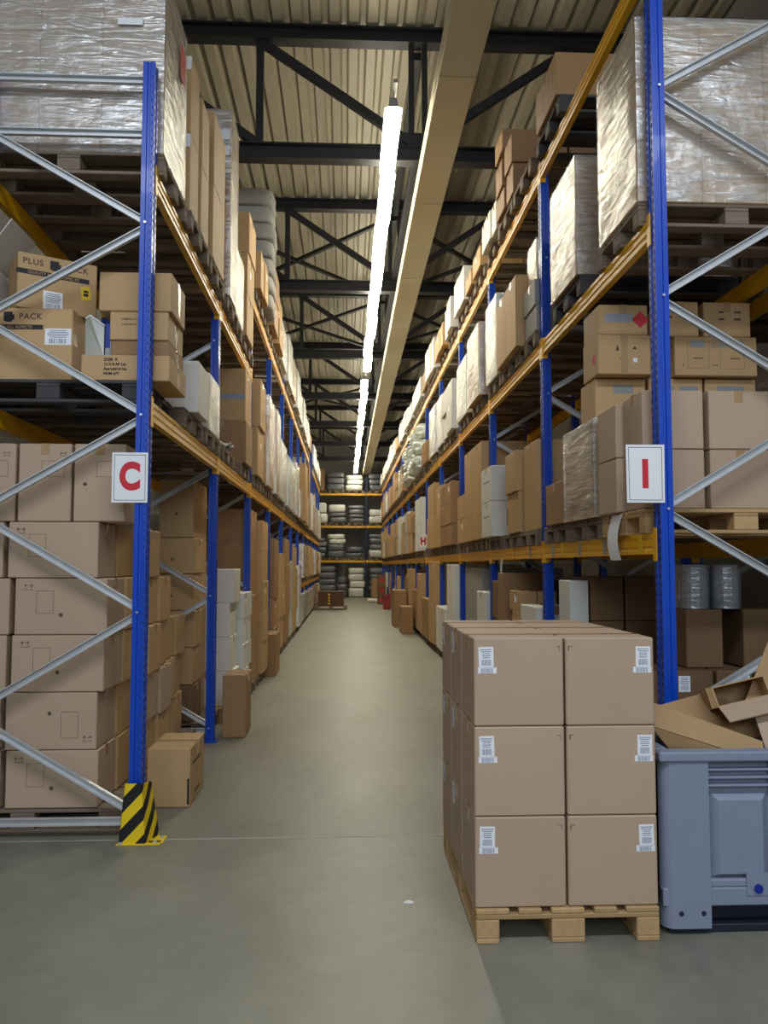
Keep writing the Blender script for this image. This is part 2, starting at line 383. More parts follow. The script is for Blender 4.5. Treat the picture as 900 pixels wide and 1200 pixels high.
def carton(label,x0,x1,y0,y1,z0,h,m='tan',tape='y',jit=.3,group=None,name=None):
    g=.0035; dx,dy=x1-x0-2*g,y1-y0-2*g
    o=obj(name or NAMES[m],carton_mesh(dx,dy,h-.002,m,tape),None,((x0+x1)/2,(y0+y1)/2,z0+.001),math.radians(R.uniform(-jit,jit)))
    tag(o,label,'carton' if m!='white' else 'white carton',group)
    if tape: obj('tape_strip',tape_mesh(dx,dy,h-.002,tape),o)
    o['dims']=(dx,dy,h-.002); return o
def dims(o): return o['dims']
def front_label(o,cx,cz,w=.07,h=.1,lines=True,m='paper',face='front'):
    """white address label on the camera-facing (front) or aisle-facing side of a carton, centre cx,cz from the carton base"""
    dx,dy,dz=dims(o)
    def mk():
        mb=MB(); mb.box(-w/2,w/2,-.0008,0,-h/2,h/2,0)
        return mb.mesh('label',m)
    def mk2():
        mb=MB(); z=h/2-h*.12
        for k in range(5 if h>.05 else 1):
            ww=w*R.uniform(.25,.42); mb.box(-ww,ww,-.0014,-.0007,z-h*.03,z+h*.015); z-=h*.1
        x=-w*.33
        while x<w*.33:
            b=w*R.choice((.02,.035,.05)); mb.box(x,x+b,-.0014,-.0007,-h*.42,-h*.42+h*(.3 if h>.05 else .7)); x+=b+w*R.choice((.025,.04))
        return mb.mesh('printing','greyink')
    l=obj('label',cached(('lab',w,h,m),mk),o)
    if face=='front': l.location=(cx,-dy/2,cz)
    elif face=='left': l.location=(-dx/2,cx,cz); l.rotation_euler=(0,0,-PI/2)
    else: l.location=(dx/2,cx,cz); l.rotation_euler=(0,0,PI/2)
    if lines: obj('printing',cached(('lin',w,h),mk2),l)
    return l
def marks(o,pts,m='ink',name='printed_mark',face='front'):
    """flat printed strokes on the front face: list of (x0,x1,z0,z1)"""
    dx,dy,dz=dims(o); mb=MB()
    for a,b,c,d in pts: mb.box(a,b,-.0007,.0003,c,d)
    q=mb.build(name,m,o)
    if face=='front': q.location=(0,-dy/2,0)
    elif face=='left': q.location=(-dx/2,0,0); q.rotation_euler=(0,0,-PI/2)
    else: q.location=(dx/2,0,0); q.rotation_euler=(0,0,PI/2)
    return q
def rect(x0,x1,z0,z1,t=.0018): return [(x0,x1,z0,z0+t),(x0,x1,z1-t,z1),(x0,x0+t,z0,z1),(x1-t,x1,z0,z1)]
def arrows(x,z,s=.03):
    return [(x-s,x+s,z-.001,z+.001),(x-s,x+s,z+s*.75,z+s*.75+.002),(x-s*.6,x-s*.6+.002,z,z+s*1.2),(x+s*.6,x+s*.6+.002,z,z+s*1.2),(x-s*.6-.004,x-s*.6+.006,z+s*.9,z+s*1.05),(x+s*.6-.004,x+s*.6+.006,z+s*.9,z+s*1.05)]
def stamp(x,z,r=.013):
    return [(x-r,x+r,z-r*.2,z+r*.2),(x-r*.2,x+r*.2,z-r,z+r),(x-r*.7,x+r*.7,z-r*.7,z-r*.45),(x-r*.7,x+r*.7,z+r*.45,z+r*.7),(x-r*.8,x-r*.6,z-r*.6,z+r*.6),(x+r*.6,x+r*.8,z-r*.6,z+r*.6)]

# stretch film shell
def film_mesh(dx,dy,dz,amp,seed,m='film'):
    rr=random.Random(seed); mb=MB(); n=9
    ph=[(rr.uniform(2,9),rr.uniform(2,9),rr.uniform(4,16),rr.uniform(0,6)) for _ in range(5)]
    def disp(p,nr):
        d=sum(math.sin(a*p[0]+b*p[1]+c*p[2]+e) for a,b,c,e in ph)/5
        return tuple(p[i]+nr[i]*amp*(.55+.5*d) for i in range(3))
    def grid(o,u,v,nu,nv,nr):
        vs=[]; fs=[]
        for i in range(nu+1):
            for j in range(nv+1):
                p=[o[k]+u[k]*i/nu+v[k]*j/nv for k in range(3)]
                q=disp(p,nr)
                edge=(i in(0,nu))or(j in(0,nv))
                vs.append(q if not edge else tuple(p[k]+(nr[k]*amp*.3) for k in range(3)))
        for i in range(nu):
            for j in range(nv):
                k=i*(nv+1)+j; fs.append((k,k+nv+1,k+nv+2,k+1))
        mb.add(vs,fs)
    a=.006; X,Y,Z=dx/2+a,dy/2+a,dz+a
    grid((-X,-Y,0),(2*X,0,0),(0,0,Z),14,14,(0,-1,0)); grid((X,Y,0),(-2*X,0,0),(0,0,Z),14,14,(0,1,0))
    grid((-X,Y,0),(0,-2*Y,0),(0,0,Z),14,14,(-1,0,0)); grid((X,-Y,0),(0,2*Y,0),(0,0,Z),14,14,(1,0,0))
    grid((-X,-Y,Z),(2*X,0,0),(0,2*Y,0),8,8,(0,0,1))
    return mb.mesh('stretch_film',m,smooth=True)
def wrapped(label,x0,x1,y0,y1,z0,h,m='tan',nx=2,ny=1,nz=2,amp=.016,group=None,film='film'):
    dx,dy=x1-x0,y1-y0
    t=thing('wrapped_load',label,'wrapped load',((x0+x1)/2,(y0+y1)/2,z0+.001),0,group)
    cw,cy,ch=(dx-.05)/nx,(dy-.05)/ny,(h-.025)/nz
    me=carton_mesh(cw-.003,cy-.003,ch-.002,m,None)
    for i in range(nx):
        for j in range(ny):
            for k in range(nz): obj('carton',me,t,(-dx/2+.025+(i+.5)*cw,-dy/2+.025+(j+.5)*cy,k*ch))
    v=R.randrange(3)
    obj('stretch_film',cached(('film',round(dx,2),round(dy,2),round(h,2),v,film),lambda:film_mesh(dx-.05,dy-.05,h-.025,amp,v,film)),t)
    return t

# ------------------------------------------------------------------ rack steel
def post_mesh(h):
    def mk():
        mb=MB()
        # hat section, outer face towards +x, grooves on both y faces
        pr=[(.0,-.05),(.028,-.05),(.032,-.042),(.046,-.042),(.05,-.05),(.075,-.05),(.075,-.018),(.068,-.012),(.068,.012),(.075,.018),(.075,.05),(.05,.05),(.046,.042),(.032,.042),(.028,.05),(0,.05)]
        n=len(pr); vs=[(a,b,.01) for a,b in pr]+[(a,b,h) for a,b in pr]
        mb.add(vs,[(i,(i+1)%n,n+(i+1)%n,n+i) for i in range(n)]+[tuple(range(n-1,-1,-1)),tuple(range(n,2*n))],0)
        z=.2
        while z<h-.06:
            for yy in(-.034,.034): mb.box(.0745,.0756,yy-.007,yy+.007,z,z+.028,1)
            z+=.05
        z=.175
        while z<h-.06:
            mb.box(.059,.065,-.0506,-.0495,z,z+.012,1); z+=.05
        return mb.mesh('post',['blue','hole'])
    return cached(('post',h),mk)
def frame(side,y,h,nodes,label,rear0,tops=(),group=None,bolts=False,lowbar=.1,xf=None):
    """upright frame: s=+1 the aisle lies to +x (left rack), s=-1 the aisle lies to -x"""
    s=1 if side=='left' else -1
    xf=(-1.205 if side=='left' else 1.76) if xf is None else xf
    t=thing('upright_frame',label,'rack upright',(xf,y,0),0 if s==1 else PI,group)
    me=post_mesh(h)
    obj('front_post',me,t,(-.075,0,0)); obj('rear_post',me,t,(-1.025,0,0),PI)
    fp=cached('foot',lambda:MB().box(-.07,.07,-.075,.075,0,.01).mesh('foot_plate','blue'))
    for x in(-.0375,-1.0625): obj('foot_plate',fp,t,(x,0,0))
    xa,xb=-.06,-1.04
    fd=-1 if s==1 else 1
    for zz in (lowbar,)+tuple(tops):
        obj('horizontal_brace',cached(('hb',s),lambda:MB().chan((xa,fd*-.012,0),(xb,fd*-.012,0),.045,.03,up=(0,fd,0)).mesh('horizontal_brace','galv')),t,(0,0,zz))
    seq=[]
    for i,z in enumerate(nodes):
        if i>0: seq.append(((xb,rear0[i-1]),(xa,z-.025)))
        if i<len(rear0): seq.append(((xa,z+.025),(xb,rear0[i])))
    for (xA,zA),(xB,zB) in seq:
        key=('db',s,xA,xB,round(zB-zA,3))
        obj('diagonal_brace',cached(key,lambda:MB().chan((xA,fd*-.012,0),(xB,fd*-.012,zB-zA),.045,.03,up=(0,fd,0)).mesh('diagonal_brace','galv')),t,(0,0,zA))
    if bolts:
        bm_=cached('bolt',lambda:MB().cyl((0,-.006,0),.008,.006,8,'y').mesh('bolt','bolt'))
        for z in nodes: obj('bolt',bm_,t,(-.045,fd*.05 if s==1 else .056,z))
    return t
def beam(side,y0,y1,z,label,rear=False,group=None,x=None,axis='y'):
    s=1 if side=='left' else -1
    if x is None: x=(-1.203 if side=='left' else 1.758) - s*(1.1 if rear else 0)
    L=y1-y0
    t=thing('shelf_beam',label,'shelf beam',(x,y0,z),0,group)
    o=1 if (s==1)!=rear else -1      # outward direction along x
    def mk():
        pr=[(0,-.06),(0,-.035),(-.006,-.03),(-.006,-.018),(0,-.013),(0,.013),(-.006,.018),(-.006,.03),(0,.035),(0,.06),(-.045,.06),(-.045,-.06)]
        vs=[(o*a,.0,b) for a,b in pr]+[(o*a,L,b) for a,b in pr]; n=len(pr)
        return MB().add(vs,[(i,(i+1)%n,n+(i+1)%n,n+i) for i in range(n)]+[tuple(range(n)),tuple(range(2*n-1,n-1,-1))]).mesh('rail','orange')
    obj('rail',cached(('rail',o,round(L,3)),mk),t)
    def mc(sg):
        mb=MB(); xa,xb=sorted((o*.004,o*.0002)); ya,yb=sorted((0,-sg*.047))
        mb.box(xa,xb,ya,yb,-.1,.09); y2,y3=sorted((0,sg*.006)); x2,x3=sorted((o*.004,-o*.05)); mb.box(x2,x3,y2,y3,-.1,.09)
        return mb.mesh('end_connector','orange')
    obj('end_connector',cached(('ec',o,1),lambda:mc(1)),t,(0,0,0)); obj('end_connector',cached(('ec',o,-1),lambda:mc(-1)),t,(0,L,0))
    return t

LY=[5.10+2.7*i for i in range(13)]     # left frames
RY=[4.58+2.69*i for i in range(14)]    # right frames
def ordn(i,n): return ORD[i+1]
LH=[4.78,4.2,6.0,5.9]+[5.25]*5+[6.0]+[5.25]*3
nl=[.13,1.34,2.54,3.745]; rl=[.735,1.94,3.14,4.33]
for i,y in enumerate(LY):
    frame('left',y,LH[i],nl if LH[i]>4.3 else nl[:3]+[3.745],f'blue upright frame of the left rack, {ORD[i+1]} from the front',rl[:4] if LH[i]>4.3 else rl[:3],(4.33,4.68) if i==0 else (),'left rack uprights',bolts=i<3)
nr_=[.76,1.94,3.16,4.4]; rr_=[1.35,2.55,3.78,4.98]
for i,y in enumerate(RY):
    h=6.0 if i in(3,6,9) else 5.3
    frame('right',y,h,nr_,f'blue upright frame of the right rack, {ORD[i+1]} from the front',rr_,(),'right rack uprights',bolts=i<3,lowbar=.2)
frame('left',7.27,5.3,nr_,'blue upright frame of the dim rack row behind the right rack',rr_,(),'rear row uprights',lowbar=.2,xf=4.2)
frame('left',9.96,5.3,nr_,'second dim blue upright in the row behind the right rack',rr_,(),'rear row uprights',lowbar=.2,xf=4.2)

LVN={'L':{1.1:'low ledge',2.577:'lower shelf',4.05:'upper shelf',5.03:'top shelf'},'R':{1.747:'lower shelf',3.575:'middle shelf',5.2:'top shelf'}}
def bays(S): return LY if S=='L' else RY
SN={'L':'left','R':'right'}
for i in range(12):
    zs=[2.577]
    if i<2: zs.append(4.05)
    if 2<=i<=7 or i>=9: zs.append(5.03)
    if i>=6: zs.append(1.1)
    for z in zs:
        beam('left',LY[i]+.05,LY[i+1]-.05,z,f'orange front beam of the {LVN["L"][z]}, {ORD[i+1]} bay, left rack',False,'left rack front beams')
        if i<6: beam('left',LY[i]+.05,LY[i+1]-.05,z,f'orange rear beam of the {LVN["L"][z]}, {ORD[i+1]} bay, left rack',True,'left rack rear beams')
for i in range(13):
    for z in(1.747,3.575,5.2):
        beam('right',RY[i]+.05,RY[i+1]-.05,z,f'orange front beam of the {LVN["R"][z]}, {ORD[i+1]} bay, right rack',False,'right rack front beams')
        if i<6: beam('right',RY[i]+.05,RY[i+1]-.05,z,f'orange rear beam of the {LVN["R"][z]}, {ORD[i+1]} bay, right rack',True,'right rack rear beams')
for z,n in((1.747,'lower'),(3.575,'middle')):
    beam('right',4.62,7.22,z,f'dim orange {n} beam of the row behind the right rack',False,'rear row beams',x=3.1)

# ------------------------------------------------------------------ load generators
PTOP=.144
DECK={'L':{0:0.0,'lo':1.16,1:2.637,2:4.11,3:5.09},'R':{0:0.0,1:1.807,2:3.635,3:5.26}}
LW={'L':{0:'floor level','lo':'low ledge',1:'lower shelf',2:'upper shelf',3:'top shelf'},'R':{0:'floor level',1:'lower shelf',2:'middle shelf',3:'top shelf'}}
NTH={}
def where(S,lv,bay):
    k=(S,lv,bay); NTH[k]=NTH.get(k,0)+1
    return f'{ORD[NTH[k]]} load on {LW[S][lv]}, {ORD[bay]} bay, {SN[S]} rack'
ROWN={1:[''],2:['bottom','top'],3:['bottom','middle','top'],4:['bottom','second','third','top'],5:['bottom','second','third','fourth','top'],6:['bottom','second','third','fourth','fifth','top']}
COLN={1:[''],2:['near','far'],3:['near','centre','far']}
def xr(S,over,depth):
    return (-1.2+over-depth,-1.2+over) if S=='L' else (1.755-over,1.755-over+depth)
def load(S,lv,bay,y0,y1,h,kind,m='tan',over=.08,rows=None,cols=None,pal='old',depth=1.1,deep=None,nopal=False,films=None):
    w=where(S,lv,bay); z=DECK[S][lv]; ym=(y0+y1)/2
    if not nopal:
        n=max(1,round((y1-y0)/.9)); ww=max((y1-y0)/n,.81)
        px=-1.77 if S=='L' else 2.325
        lo_,hi_=bays(S)[bay-1]+.08+ww*n/2,bays(S)[bay]-.08-ww*n/2
        yc=min(max(ym,lo_),hi_) if lo_<hi_ else ym
        for k in range(n):
            yy=yc+ww*(k+.5-n/2)
            yy=min(max(yy,bays(S)[bay-1]+.485),bays(S)[bay]-.485)
            ln=.806
            lo,hi=bays(S)[bay-1]+.08,bays(S)[bay]-.08
            busy=sorted((a-ln/2,a+ln/2) for zz_,xx_,a in PALL if abs(zz_-z)<.1 and abs(xx_-px)<.9 and abs(a-yy)<3)
            cand=sorted([yy]+[q for a,b in busy for q in (a-ln/2-.005,b+ln/2+.005)],key=lambda q:abs(q-yy))
            cand=[q for q in cand if lo+ln/2<=q+.001 and q<=hi-ln/2+.001 and all(q+ln/2<=a+.001 or q-ln/2>=b-.001 for a,b in busy) and abs(q-yy)<(ww+ln)/2-.03]
            if not cand: continue
            yy=cand[0]
            pw=w if n==1 else f'{["near","far"][k] if n==2 else ORD[k+1]} half, {w}'
            pallet(px,yy,z,f'wooden pallet under {pw}'.replace('floor level','floor'),pal,0,'pallets in the racks',detail=ym<20)
        z+=PTOP
    else: z+=.0
    x0,x1=xr(S,over,depth)
    if kind in('f','F'):
        wrapped(f'film wrapped {"white" if m=="white" else "brown"} cartons, {w}',x0,x1,y0,y1,z,h,m,nx=2,ny=cols or max(1,round((y1-y0)/.6)),nz=rows or max(1,round(h/.45)),group='film wrapped loads',film=films or 'film')
        return
    if kind=='g':
        k=0; rows=rows or max(1,round(h/.28)); cols=cols or max(1,round((y1-y0)/.6))
        for r in range(rows):
            for c in range(cols):
                cy=y0+(c+.5)*(y1-y0)/cols; cw=(y1-y0)/cols
                sack(f'bulging plastic sack, {ROWN[rows][r]} {COLN.get(cols,[ORD[q+1] for q in range(cols)])[c]}, {w}'.replace('  ',' ').replace(' ,',','),(x1-.3 if S=='L' else x0+.3)+R.uniform(-.05,.05),cy,z+r*h/rows,.34,cw*.5,h/rows,m)
        return
    if kind=='s':   # slabs: flat sacks or packs laid one on another
        rows=rows or max(2,round(h/.22)); hh=h/rows
        for r in range(rows):
            slab(f'{"white" if m!="greyfilm" else "grey"} flat pack, {ROWN.get(rows,[ORD[q+1] for q in range(rows)])[r]} in pile, {w}',x0,x1,y0,y1,z+r*hh,hh,m)
        return
    rows=rows or max(1,round(h/.42)); cols=cols or max(1,round((y1-y0)/.45)); hh=h/rows; cw=(y1-y0)/cols
    dd=deep or (.55 if depth>.8 else depth)
    nd=max(1,round(depth/dd))
    for c in range(cols):
        for r in range(rows):
            j=R.uniform(-.02,.02)
            for d in range(nd):
                a=(x1-(d+1)*depth/nd,x1-d*depth/nd) if S=='L' else (x0+d*depth/nd,x0+(d+1)*depth/nd)
                dw='' if nd==1 else ['aisle side','rear side','back'][d]
                parts=' '.join(q for q in(ROWN[rows][r],COLN[cols][c] if cols in COLN else ORD[c+1],dw) if q)
                oo=carton(f'{ADJ[m]} carton, {parts+", " if parts else ""}{w}',a[0]+j,a[1]+j,y0+c*cw,y0+(c+1)*cw,z+r*hh,hh,m,tape=R.choice('xxy') if ym<16 else None,group='cartons stacked in the racks' if m!='white' else 'white cartons in the racks')
                if d==0 and ym<15 and (r*5+c*3+int(ym*7))%4==0: front_label(oo,R.uniform(-.2,.2)*cw,hh*R.uniform(.6,.75),.11,.08,False,'paper','left' if S=='R' else 'right')
def blob(dx,dy,dz,seed,m,n=10,p=3.2,amp=.02,name='sack'):
    rr=random.Random(seed); mb=MB(); ph=[(rr.uniform(3,14),rr.uniform(3,14),rr.uniform(3,14),rr.uniform(0,6)) for _ in range(4)]
    vs=[]; N=n*2
    def sg(v,e): return math.copysign(abs(v)**e,v)
    e=2/p
    for i in range(n+1):
        a=-PI/2+PI*i/n
        for j in range(N):
            b=2*PI*j/N
            x=sg(math.cos(a),e)*sg(math.cos(b),e); y=sg(math.cos(a),e)*sg(math.sin(b),e); zz=sg(math.sin(a),e)
            d=1+sum(math.sin(q[0]*x+q[1]*y+q[2]*zz+q[3]) for q in ph)/4*amp/min(dx,dy)
            vs.append((x*dx/2*d,y*dy/2*d,dz/2*(1+zz)))
    fs=[(i*N+j,i*N+(j+1)%N,(i+1)*N+(j+1)%N,(i+1)*N+j) for i in range(n) for j in range(N)]
    return mb.add(vs,fs).mesh(name,m,smooth=True)
def sack(label,x,y,z,rx,ry,h,m='sack'):
    v=R.randrange(4)
    o=obj('plastic_sack',cached(('sack',round(rx,2),round(ry,2),round(h,2),v,m),lambda:blob(rx*1.7,ry*1.56,h*.96,v,m,18,3.0,.22)),None,(x,y,z),0)
    return tag(o,label,'sack','bulging plastic sacks')
def slab(label,x0,x1,y0,y1,z,h,m,group='flat packs piled in the racks'):
    v=R.randrange(4)
    o=obj('flat_pack',cached(('slab',round(x1-x0,2),round(y1-y0,2),round(h,2),v,m),lambda:blob(x1-x0,y1-y0,h,v,m,12,7,.03,'flat_pack')),None,((x0+x1)/2+R.uniform(-.015,.015),(y0+y1)/2+R.uniform(-.01,.01),z),0)
    return tag(o,label,'flat pack',group)
# ================================================================== LEFT RACK, near bays
LP='on the pallet'
# floor pallets of the first bay
pallet(-1.95,5.6,0,'wooden pallet on the floor under the first tall carton stack, left rack','old',0,'pallets in the racks')
pallet(-1.95,6.45,0,'wooden pallet on the floor behind the first one, left rack','old',0,'pallets in the racks')
pallet(-1.95,7.28,0,'wooden pallet on the floor, third from the front of the left rack','old',0,'pallets in the racks')
rows=[('bottom',-2.063,-1.503),('second',-2.073,-1.515),('third',-2.048,-1.48),('fourth',-2.036,-1.468),('fifth',-2.085,-1.53)]
for k,(w,a,b) in enumerate(rows):
    z=PTOP+.003+k*.349
    o=carton(f'long pale brown carton, {w} of the front column behind the left rack braces',a,b,5.2,5.585,z,.347,'pinkish','x',.3,'front stack on the left')
    f=1 if k!=1 else -1
    s=[]
    if f==1:
        marks(o,arrows(-.2,.275)+rect(-.15,-.045,.13,.27)+stamp(.0,.12))
    else: marks(o,arrows(.22,.05)+rect(.06,.165,.07,.23)+stamp(-.01,.22))
    carton(f'long pale brown carton, {w} row, behind the front column of the left rack',a+.015,b+.012,5.6,5.985,z,.347,'tan',None,.3,'front stack on the left')
    if k<5: carton(f'pale brown carton, {w} of the inner column beside the front stack, left rack',-2.66,a-.025,5.2,5.6,z,.347,'pinkish',None,.3,'front stack on the left')
for k,(a,b,w) in enumerate(((-2.39,-2.052,'inner'),(-2.04,-1.71,'centre'),(-1.70,-1.375,'aisle side'))):
    o=carton(f'upright pale brown carton, {w} one of three on top of the front stack',a,b,5.21,5.7,PTOP+.003+5*.349,.49,'pinkish','y',.3,'three upright cartons on the front stack')
    dx=b-a; marks(o,rect(-.02,.12,.28,.38)+stamp(-.09,.235)); marks(o,arrows(.11,.41,.022),'faded','faded_mark')
for c,(y0,y1) in enumerate(((6.03,6.42),(6.44,6.83))):
    for r in range(5 if c==0 else 4):
        carton(f'tan carton, {ROWN[5][r]} of {["near","far"][c]} column on second floor pallet, left rack',-2.06,-1.44+.02*((r*7+c)%3),y0,y1,PTOP+.003+r*.347,.345,'tan' if r!=1 else 'pinkish','x',.25,'second floor stack on the left')
for c,(y0,y1) in enumerate(((6.88,7.27),(7.29,7.68))):
    for r in range(3): carton(f'tan carton, {ROWN[3][r]} of {["near","far"][c]} column on third floor pallet, left rack',-2.1,-1.5+.02*((r*5+c)%3),y0,y1,PTOP+.003+r*.347,.345,'tan','x',.25,'third floor stack on the left')
# floor cartons standing in the aisle
o=carton('tan carton standing on the floor in the aisle behind the striped guard',-1.33,-1.035,5.70,6.25,0,.39,'tan','x',0)
marks(o,[(.125,.14,.02,.19)],'ink','torn_strip',face='front'); marks(o,[(-.18,.12,.26,.28),(-.1,.1,.05,.07)],'faded','faded_mark','right')
o=carton('narrow brown carton on the aisle floor beside the second left upright',-1.16,-.935,7.95,8.4,0,.585,'brown','x',0)
o=carton('narrow brown carton on the aisle floor beside the fourth left upright',-1.28,-1.01,12.3,12.95,0,.61,'brown','x',0)
# second bay, floor
where('L',0,2); pallet(-1.9,8.32,0,'wooden pallet under the six high carton stack, second bay, left rack','old',0,'pallets in the racks')
zz=PTOP+.003
for r,(h,w) in enumerate(((.35,'bottom'),(.35,'second'),(.348,'third'),(.348,'fourth'),(.345,'fifth'),(.56,'top'))):
    a=(-1.87,-1.425-.012*(r%2)) if r<5 else (-1.78,-1.45)
    m='tan' if r else 'dark'
    o=carton(f'{["dark","grey brown","grey brown","grey brown","grey brown","tall grey brown"][r]} carton, {w} of the six high stack, second bay, left rack',a[0],a[1],7.95,8.38,zz,h-.003,'dark' if r==0 else 'tan','x',.5,'six high stack on the left')
    marks(o,stamp(0,h*.4,.016),'faded','faded_mark')
    if r==0: front_label(o,.02,.15,.1,.12,True); marks(o,[(-.15,.1,.29,.3),(-.12,.05,.06,.066)],'ink')
    carton(f'brown carton, {w} row of the rear column, second bay floor, left rack',-1.87,-1.46,8.4,8.78,zz,h-.003,'tan',None,.5,'six high stack on the left')
    if r<5: carton(f'brown carton, {w} row of the inner column, second bay floor, left rack',-2.3,-1.89,7.95,8.38,zz,h-.003,'tan',None,.5,'six high stack on the left')
    zz+=h
load('L',0,2,8.86,9.42,1.44,'c','white',.0,rows=4,cols=1,pal='new')
load('L',0,2,9.55,10.3,1.16,'c','white',.05,rows=4,cols=2,pal='new')
# first bay, lower shelf
pallet(-1.86,5.58,2.637,'dark pallet on the lower shelf, first bay, under the printed cartons','black',0,'pallets in the racks')
z1=2.637+PTOP+.002
b1=carton('tan printed carton with a white address label, left end of the lower shelf',-2.62,-1.735,5.24,5.75,z1,.47,'tan','x',0)
dx,dy,dz=dims(b1)
def pluspack(o,roll=0,x=-.02,lab=None):
    dx,dy,dz=dims(o); fy=-dy/2-.0006; r=o.rotation_euler.copy()
    z=dz-.055
    text_on_front('lettering','PLUS',.052,o,(x-.135,fy,z),.0012,'faded',spacing=1.15)
    text_on_front('lettering','PACK',.052,o,(x+.135,fy,z),.0012,'faded',spacing=1.15)
    mb=MB(); mb.box(-.032,.022,-.0006,0,-.03,.03); mb.box(.022,.034,-.0006,0,-.022,.012); mb.box(-.02,.02,-.0006,0,-.036,-.03)
    obj('emblem',mb.mesh('emblem','ink'),o,(x,fy+.0006,z))
    mb=MB(); mb.box(-.235,.215,-.0006,0,-.016,.016); obj('printed_band',mb.mesh('printed_band','ink'),o,(x,fy+.0006,z-.068))
    t=obj('tagline',text_mesh('QUALITY IN ALL ASPECTS',.026,.0004,'scrap','CENTER',1.05),o,(x-.01,fy-.0006,z-.069)); t.rotation_euler=(PI/2,0,0)
pluspack(b1,x=.04)
front_label(b1,.35,.285,.165,.105)
mk_=MB().box(-.0004,.0004,-.09,0,-.04,.04).build('label_end','cleartape',b1,(dx/2+.0006,-dy/2+.095,.28))
b2=carton('turned tan printed carton with a yellow sticker, on top of the address labelled one',-.25,.25,-.175,.175,0,.365,'tan','x',0)
b2.location=(-1.962,5.50,z1+.472); b2.rotation_euler=(0,0,math.radians(31))
pluspack(b2,x=-.02)
front_label(b2,-.03,.07,.12,.13)
mb=MB().box(-.03,.03,-.0012,0,-.045,.045); q=mb.build('yellow_sticker','yellow',b2,(.175,-.1725,.16)); q.rotation_euler=(0,math.radians(-8),0)
marks(b2,[(.16,.19,.14,.16),(.16,.19,.165,.18)],'ink','sticker_print').location=(0,-.174,0)
# open white carton behind it
t=thing('open_carton','open white lined carton with raised flap at the left edge, lower shelf','carton',(-2.538,5.46,z1+.472))
mb=MB(); mb.box(-.22,.22,-.2,.2,0,.006); mb.box(-.22,-.214,-.2,.2,.006,.34); mb.box(.214,.22,-.2,.2,.006,.34); mb.box(-.214,.214,-.2,-.194,.006,.34); mb.box(-.214,.214,.194,.2,.006,.34)
mb.build('body','white',t)
fl=MB().box(-.003,.003,-.2,.2,0,.3).build('flap','white',t,(.222,0,.338)); fl.rotation_euler=(0,math.radians(35),0)
fl=MB().box(-.21,.21,-.003,.003,0,.24).build('flap','brown',t,(0,-.204,.335)); fl.rotation_euler=(math.radians(10),0,0)
MB().box(-.17,.17,-.15,.15,.01,.3).build('blue_lining','binder',t)
# right part
b3=carton('wide tan carton with four printed lines, bottom of the lower shelf stack',-1.675,-1.115,5.21,5.75,z1,.168,'tan','x',0)
for k,s in enumerate(('ZXSR  K','12 X 8 AB Lts','Assembled No.','NUM 677')):
    text_on_front('lettering',s,.024,b3,(-.135,-dims(b3)[1]/2-.0006,.135-.03*k),.0012,'ink','LEFT')
b4=carton('flat tan carton, second of the lower shelf stack beside the first upright',-1.50,-1.125,5.235,5.7,z1+.168,.098,'brown','x',0)
b5=carton('tan carton with faint lettering, third of the lower shelf stack, left rack',-1.505,-1.13,5.225,5.7,z1+.266,.185,'tan','x',0)
for k,s in enumerate(('DIMENS & 12-100','12-AB 2013 C')): text_on_front('lettering',s,.017,b5,(-.11,-dims(b5)[1]/2-.0006,.135-.033*k),.0003,'faded','LEFT')
b6=carton('wide tan carton, top of the lower shelf stack beside the first upright',-1.575,-1.11,5.22,5.66,z1+.451,.255,'tan','x',.0)
for q in (b3,b4,b5,b6):
    dx,dy,dz=dims(q); MB().box(0,.0009,-.03,.03,dz*.15,dz*.9).build('clear_tape','cleartape',q,(dx/2,.02,0))
# folder and binder in the gap
fo=thing('document_folder','grey plastic document folder standing between the printed cartons, lower shelf','folder',(-1.605,5.33,z1+.169))
mb=MB(); mb.prism([(0,0),(.004,0),(.004,.215),(0,.25)],(-.055,0,0),(-.055,.001,0)); 
mb=MB(); mb.add([(-.06,-.06,0),(.055,-.05,0),(.055,-.05,.2),(-.035,-.06,.262),(-.06,-.06,.245),(-.06,.06,0),(.055,.05,0),(.055,.05,.2),(-.035,.06,.262),(-.06,.06,.245)],[(0,1,2,3,4),(9,8,7,6,5),(0,5,6,1),(1,6,7,2),(2,7,8,3),(3,8,9,4),(4,9,5,0)])
mb.build('body','clear',fo)
mb=MB(); mb.add([(.06,-.064,.197),(-.032,-.064,.262),(-.06,-.064,.244),(.06,-.064,.205),(-.032,-.064,.27),(-.066,-.064,.246),(.06,.064,.197),(-.032,.064,.262),(-.06,.064,.244),(.06,.064,.205),(-.032,.064,.27),(-.066,.064,.246)],[(0,3,4,1),(1,4,5,2),(6,7,10,9),(7,8,11,10),(3,9,10,4),(4,10,11,5),(0,1,7,6),(1,2,8,7),(0,6,9,3),(2,5,11,8)])
mb.build('white_edge','paper',fo)
bi=thing('ring_binder','blue ring binder with white spine label beside the grey folder','binder',(-1.519,5.37,z1+.169))
MB().cham(-.016,.016,-.12,.12,0,.21,.003).build('cover','binder',bi); MB().box(-.014,.014,-.1206,-.12,.005,.05).build('spine_label','greyb',bi); MB().box(.0165,.0185,-.12,.12,.003,.2).build('pages','paper',bi)
where('L',1,1); where('L',1,1)
pallet(-1.78,6.44,2.637,'wooden pallet under the tall white carton, lower shelf, first bay, left rack','old',0,'pallets in the racks')
carton('tall plain white carton on the lower shelf, first bay, left rack',-1.5,-1.12,6.27,6.74,z1,.40,'white',None,0)
load('L',1,1,7.0,7.62,.5,'f','white',.05)
pallet(-1.78,8.35,2.637,'bare wooden pallet on the lower shelf, second bay, left rack','old',0,'pallets in the racks')
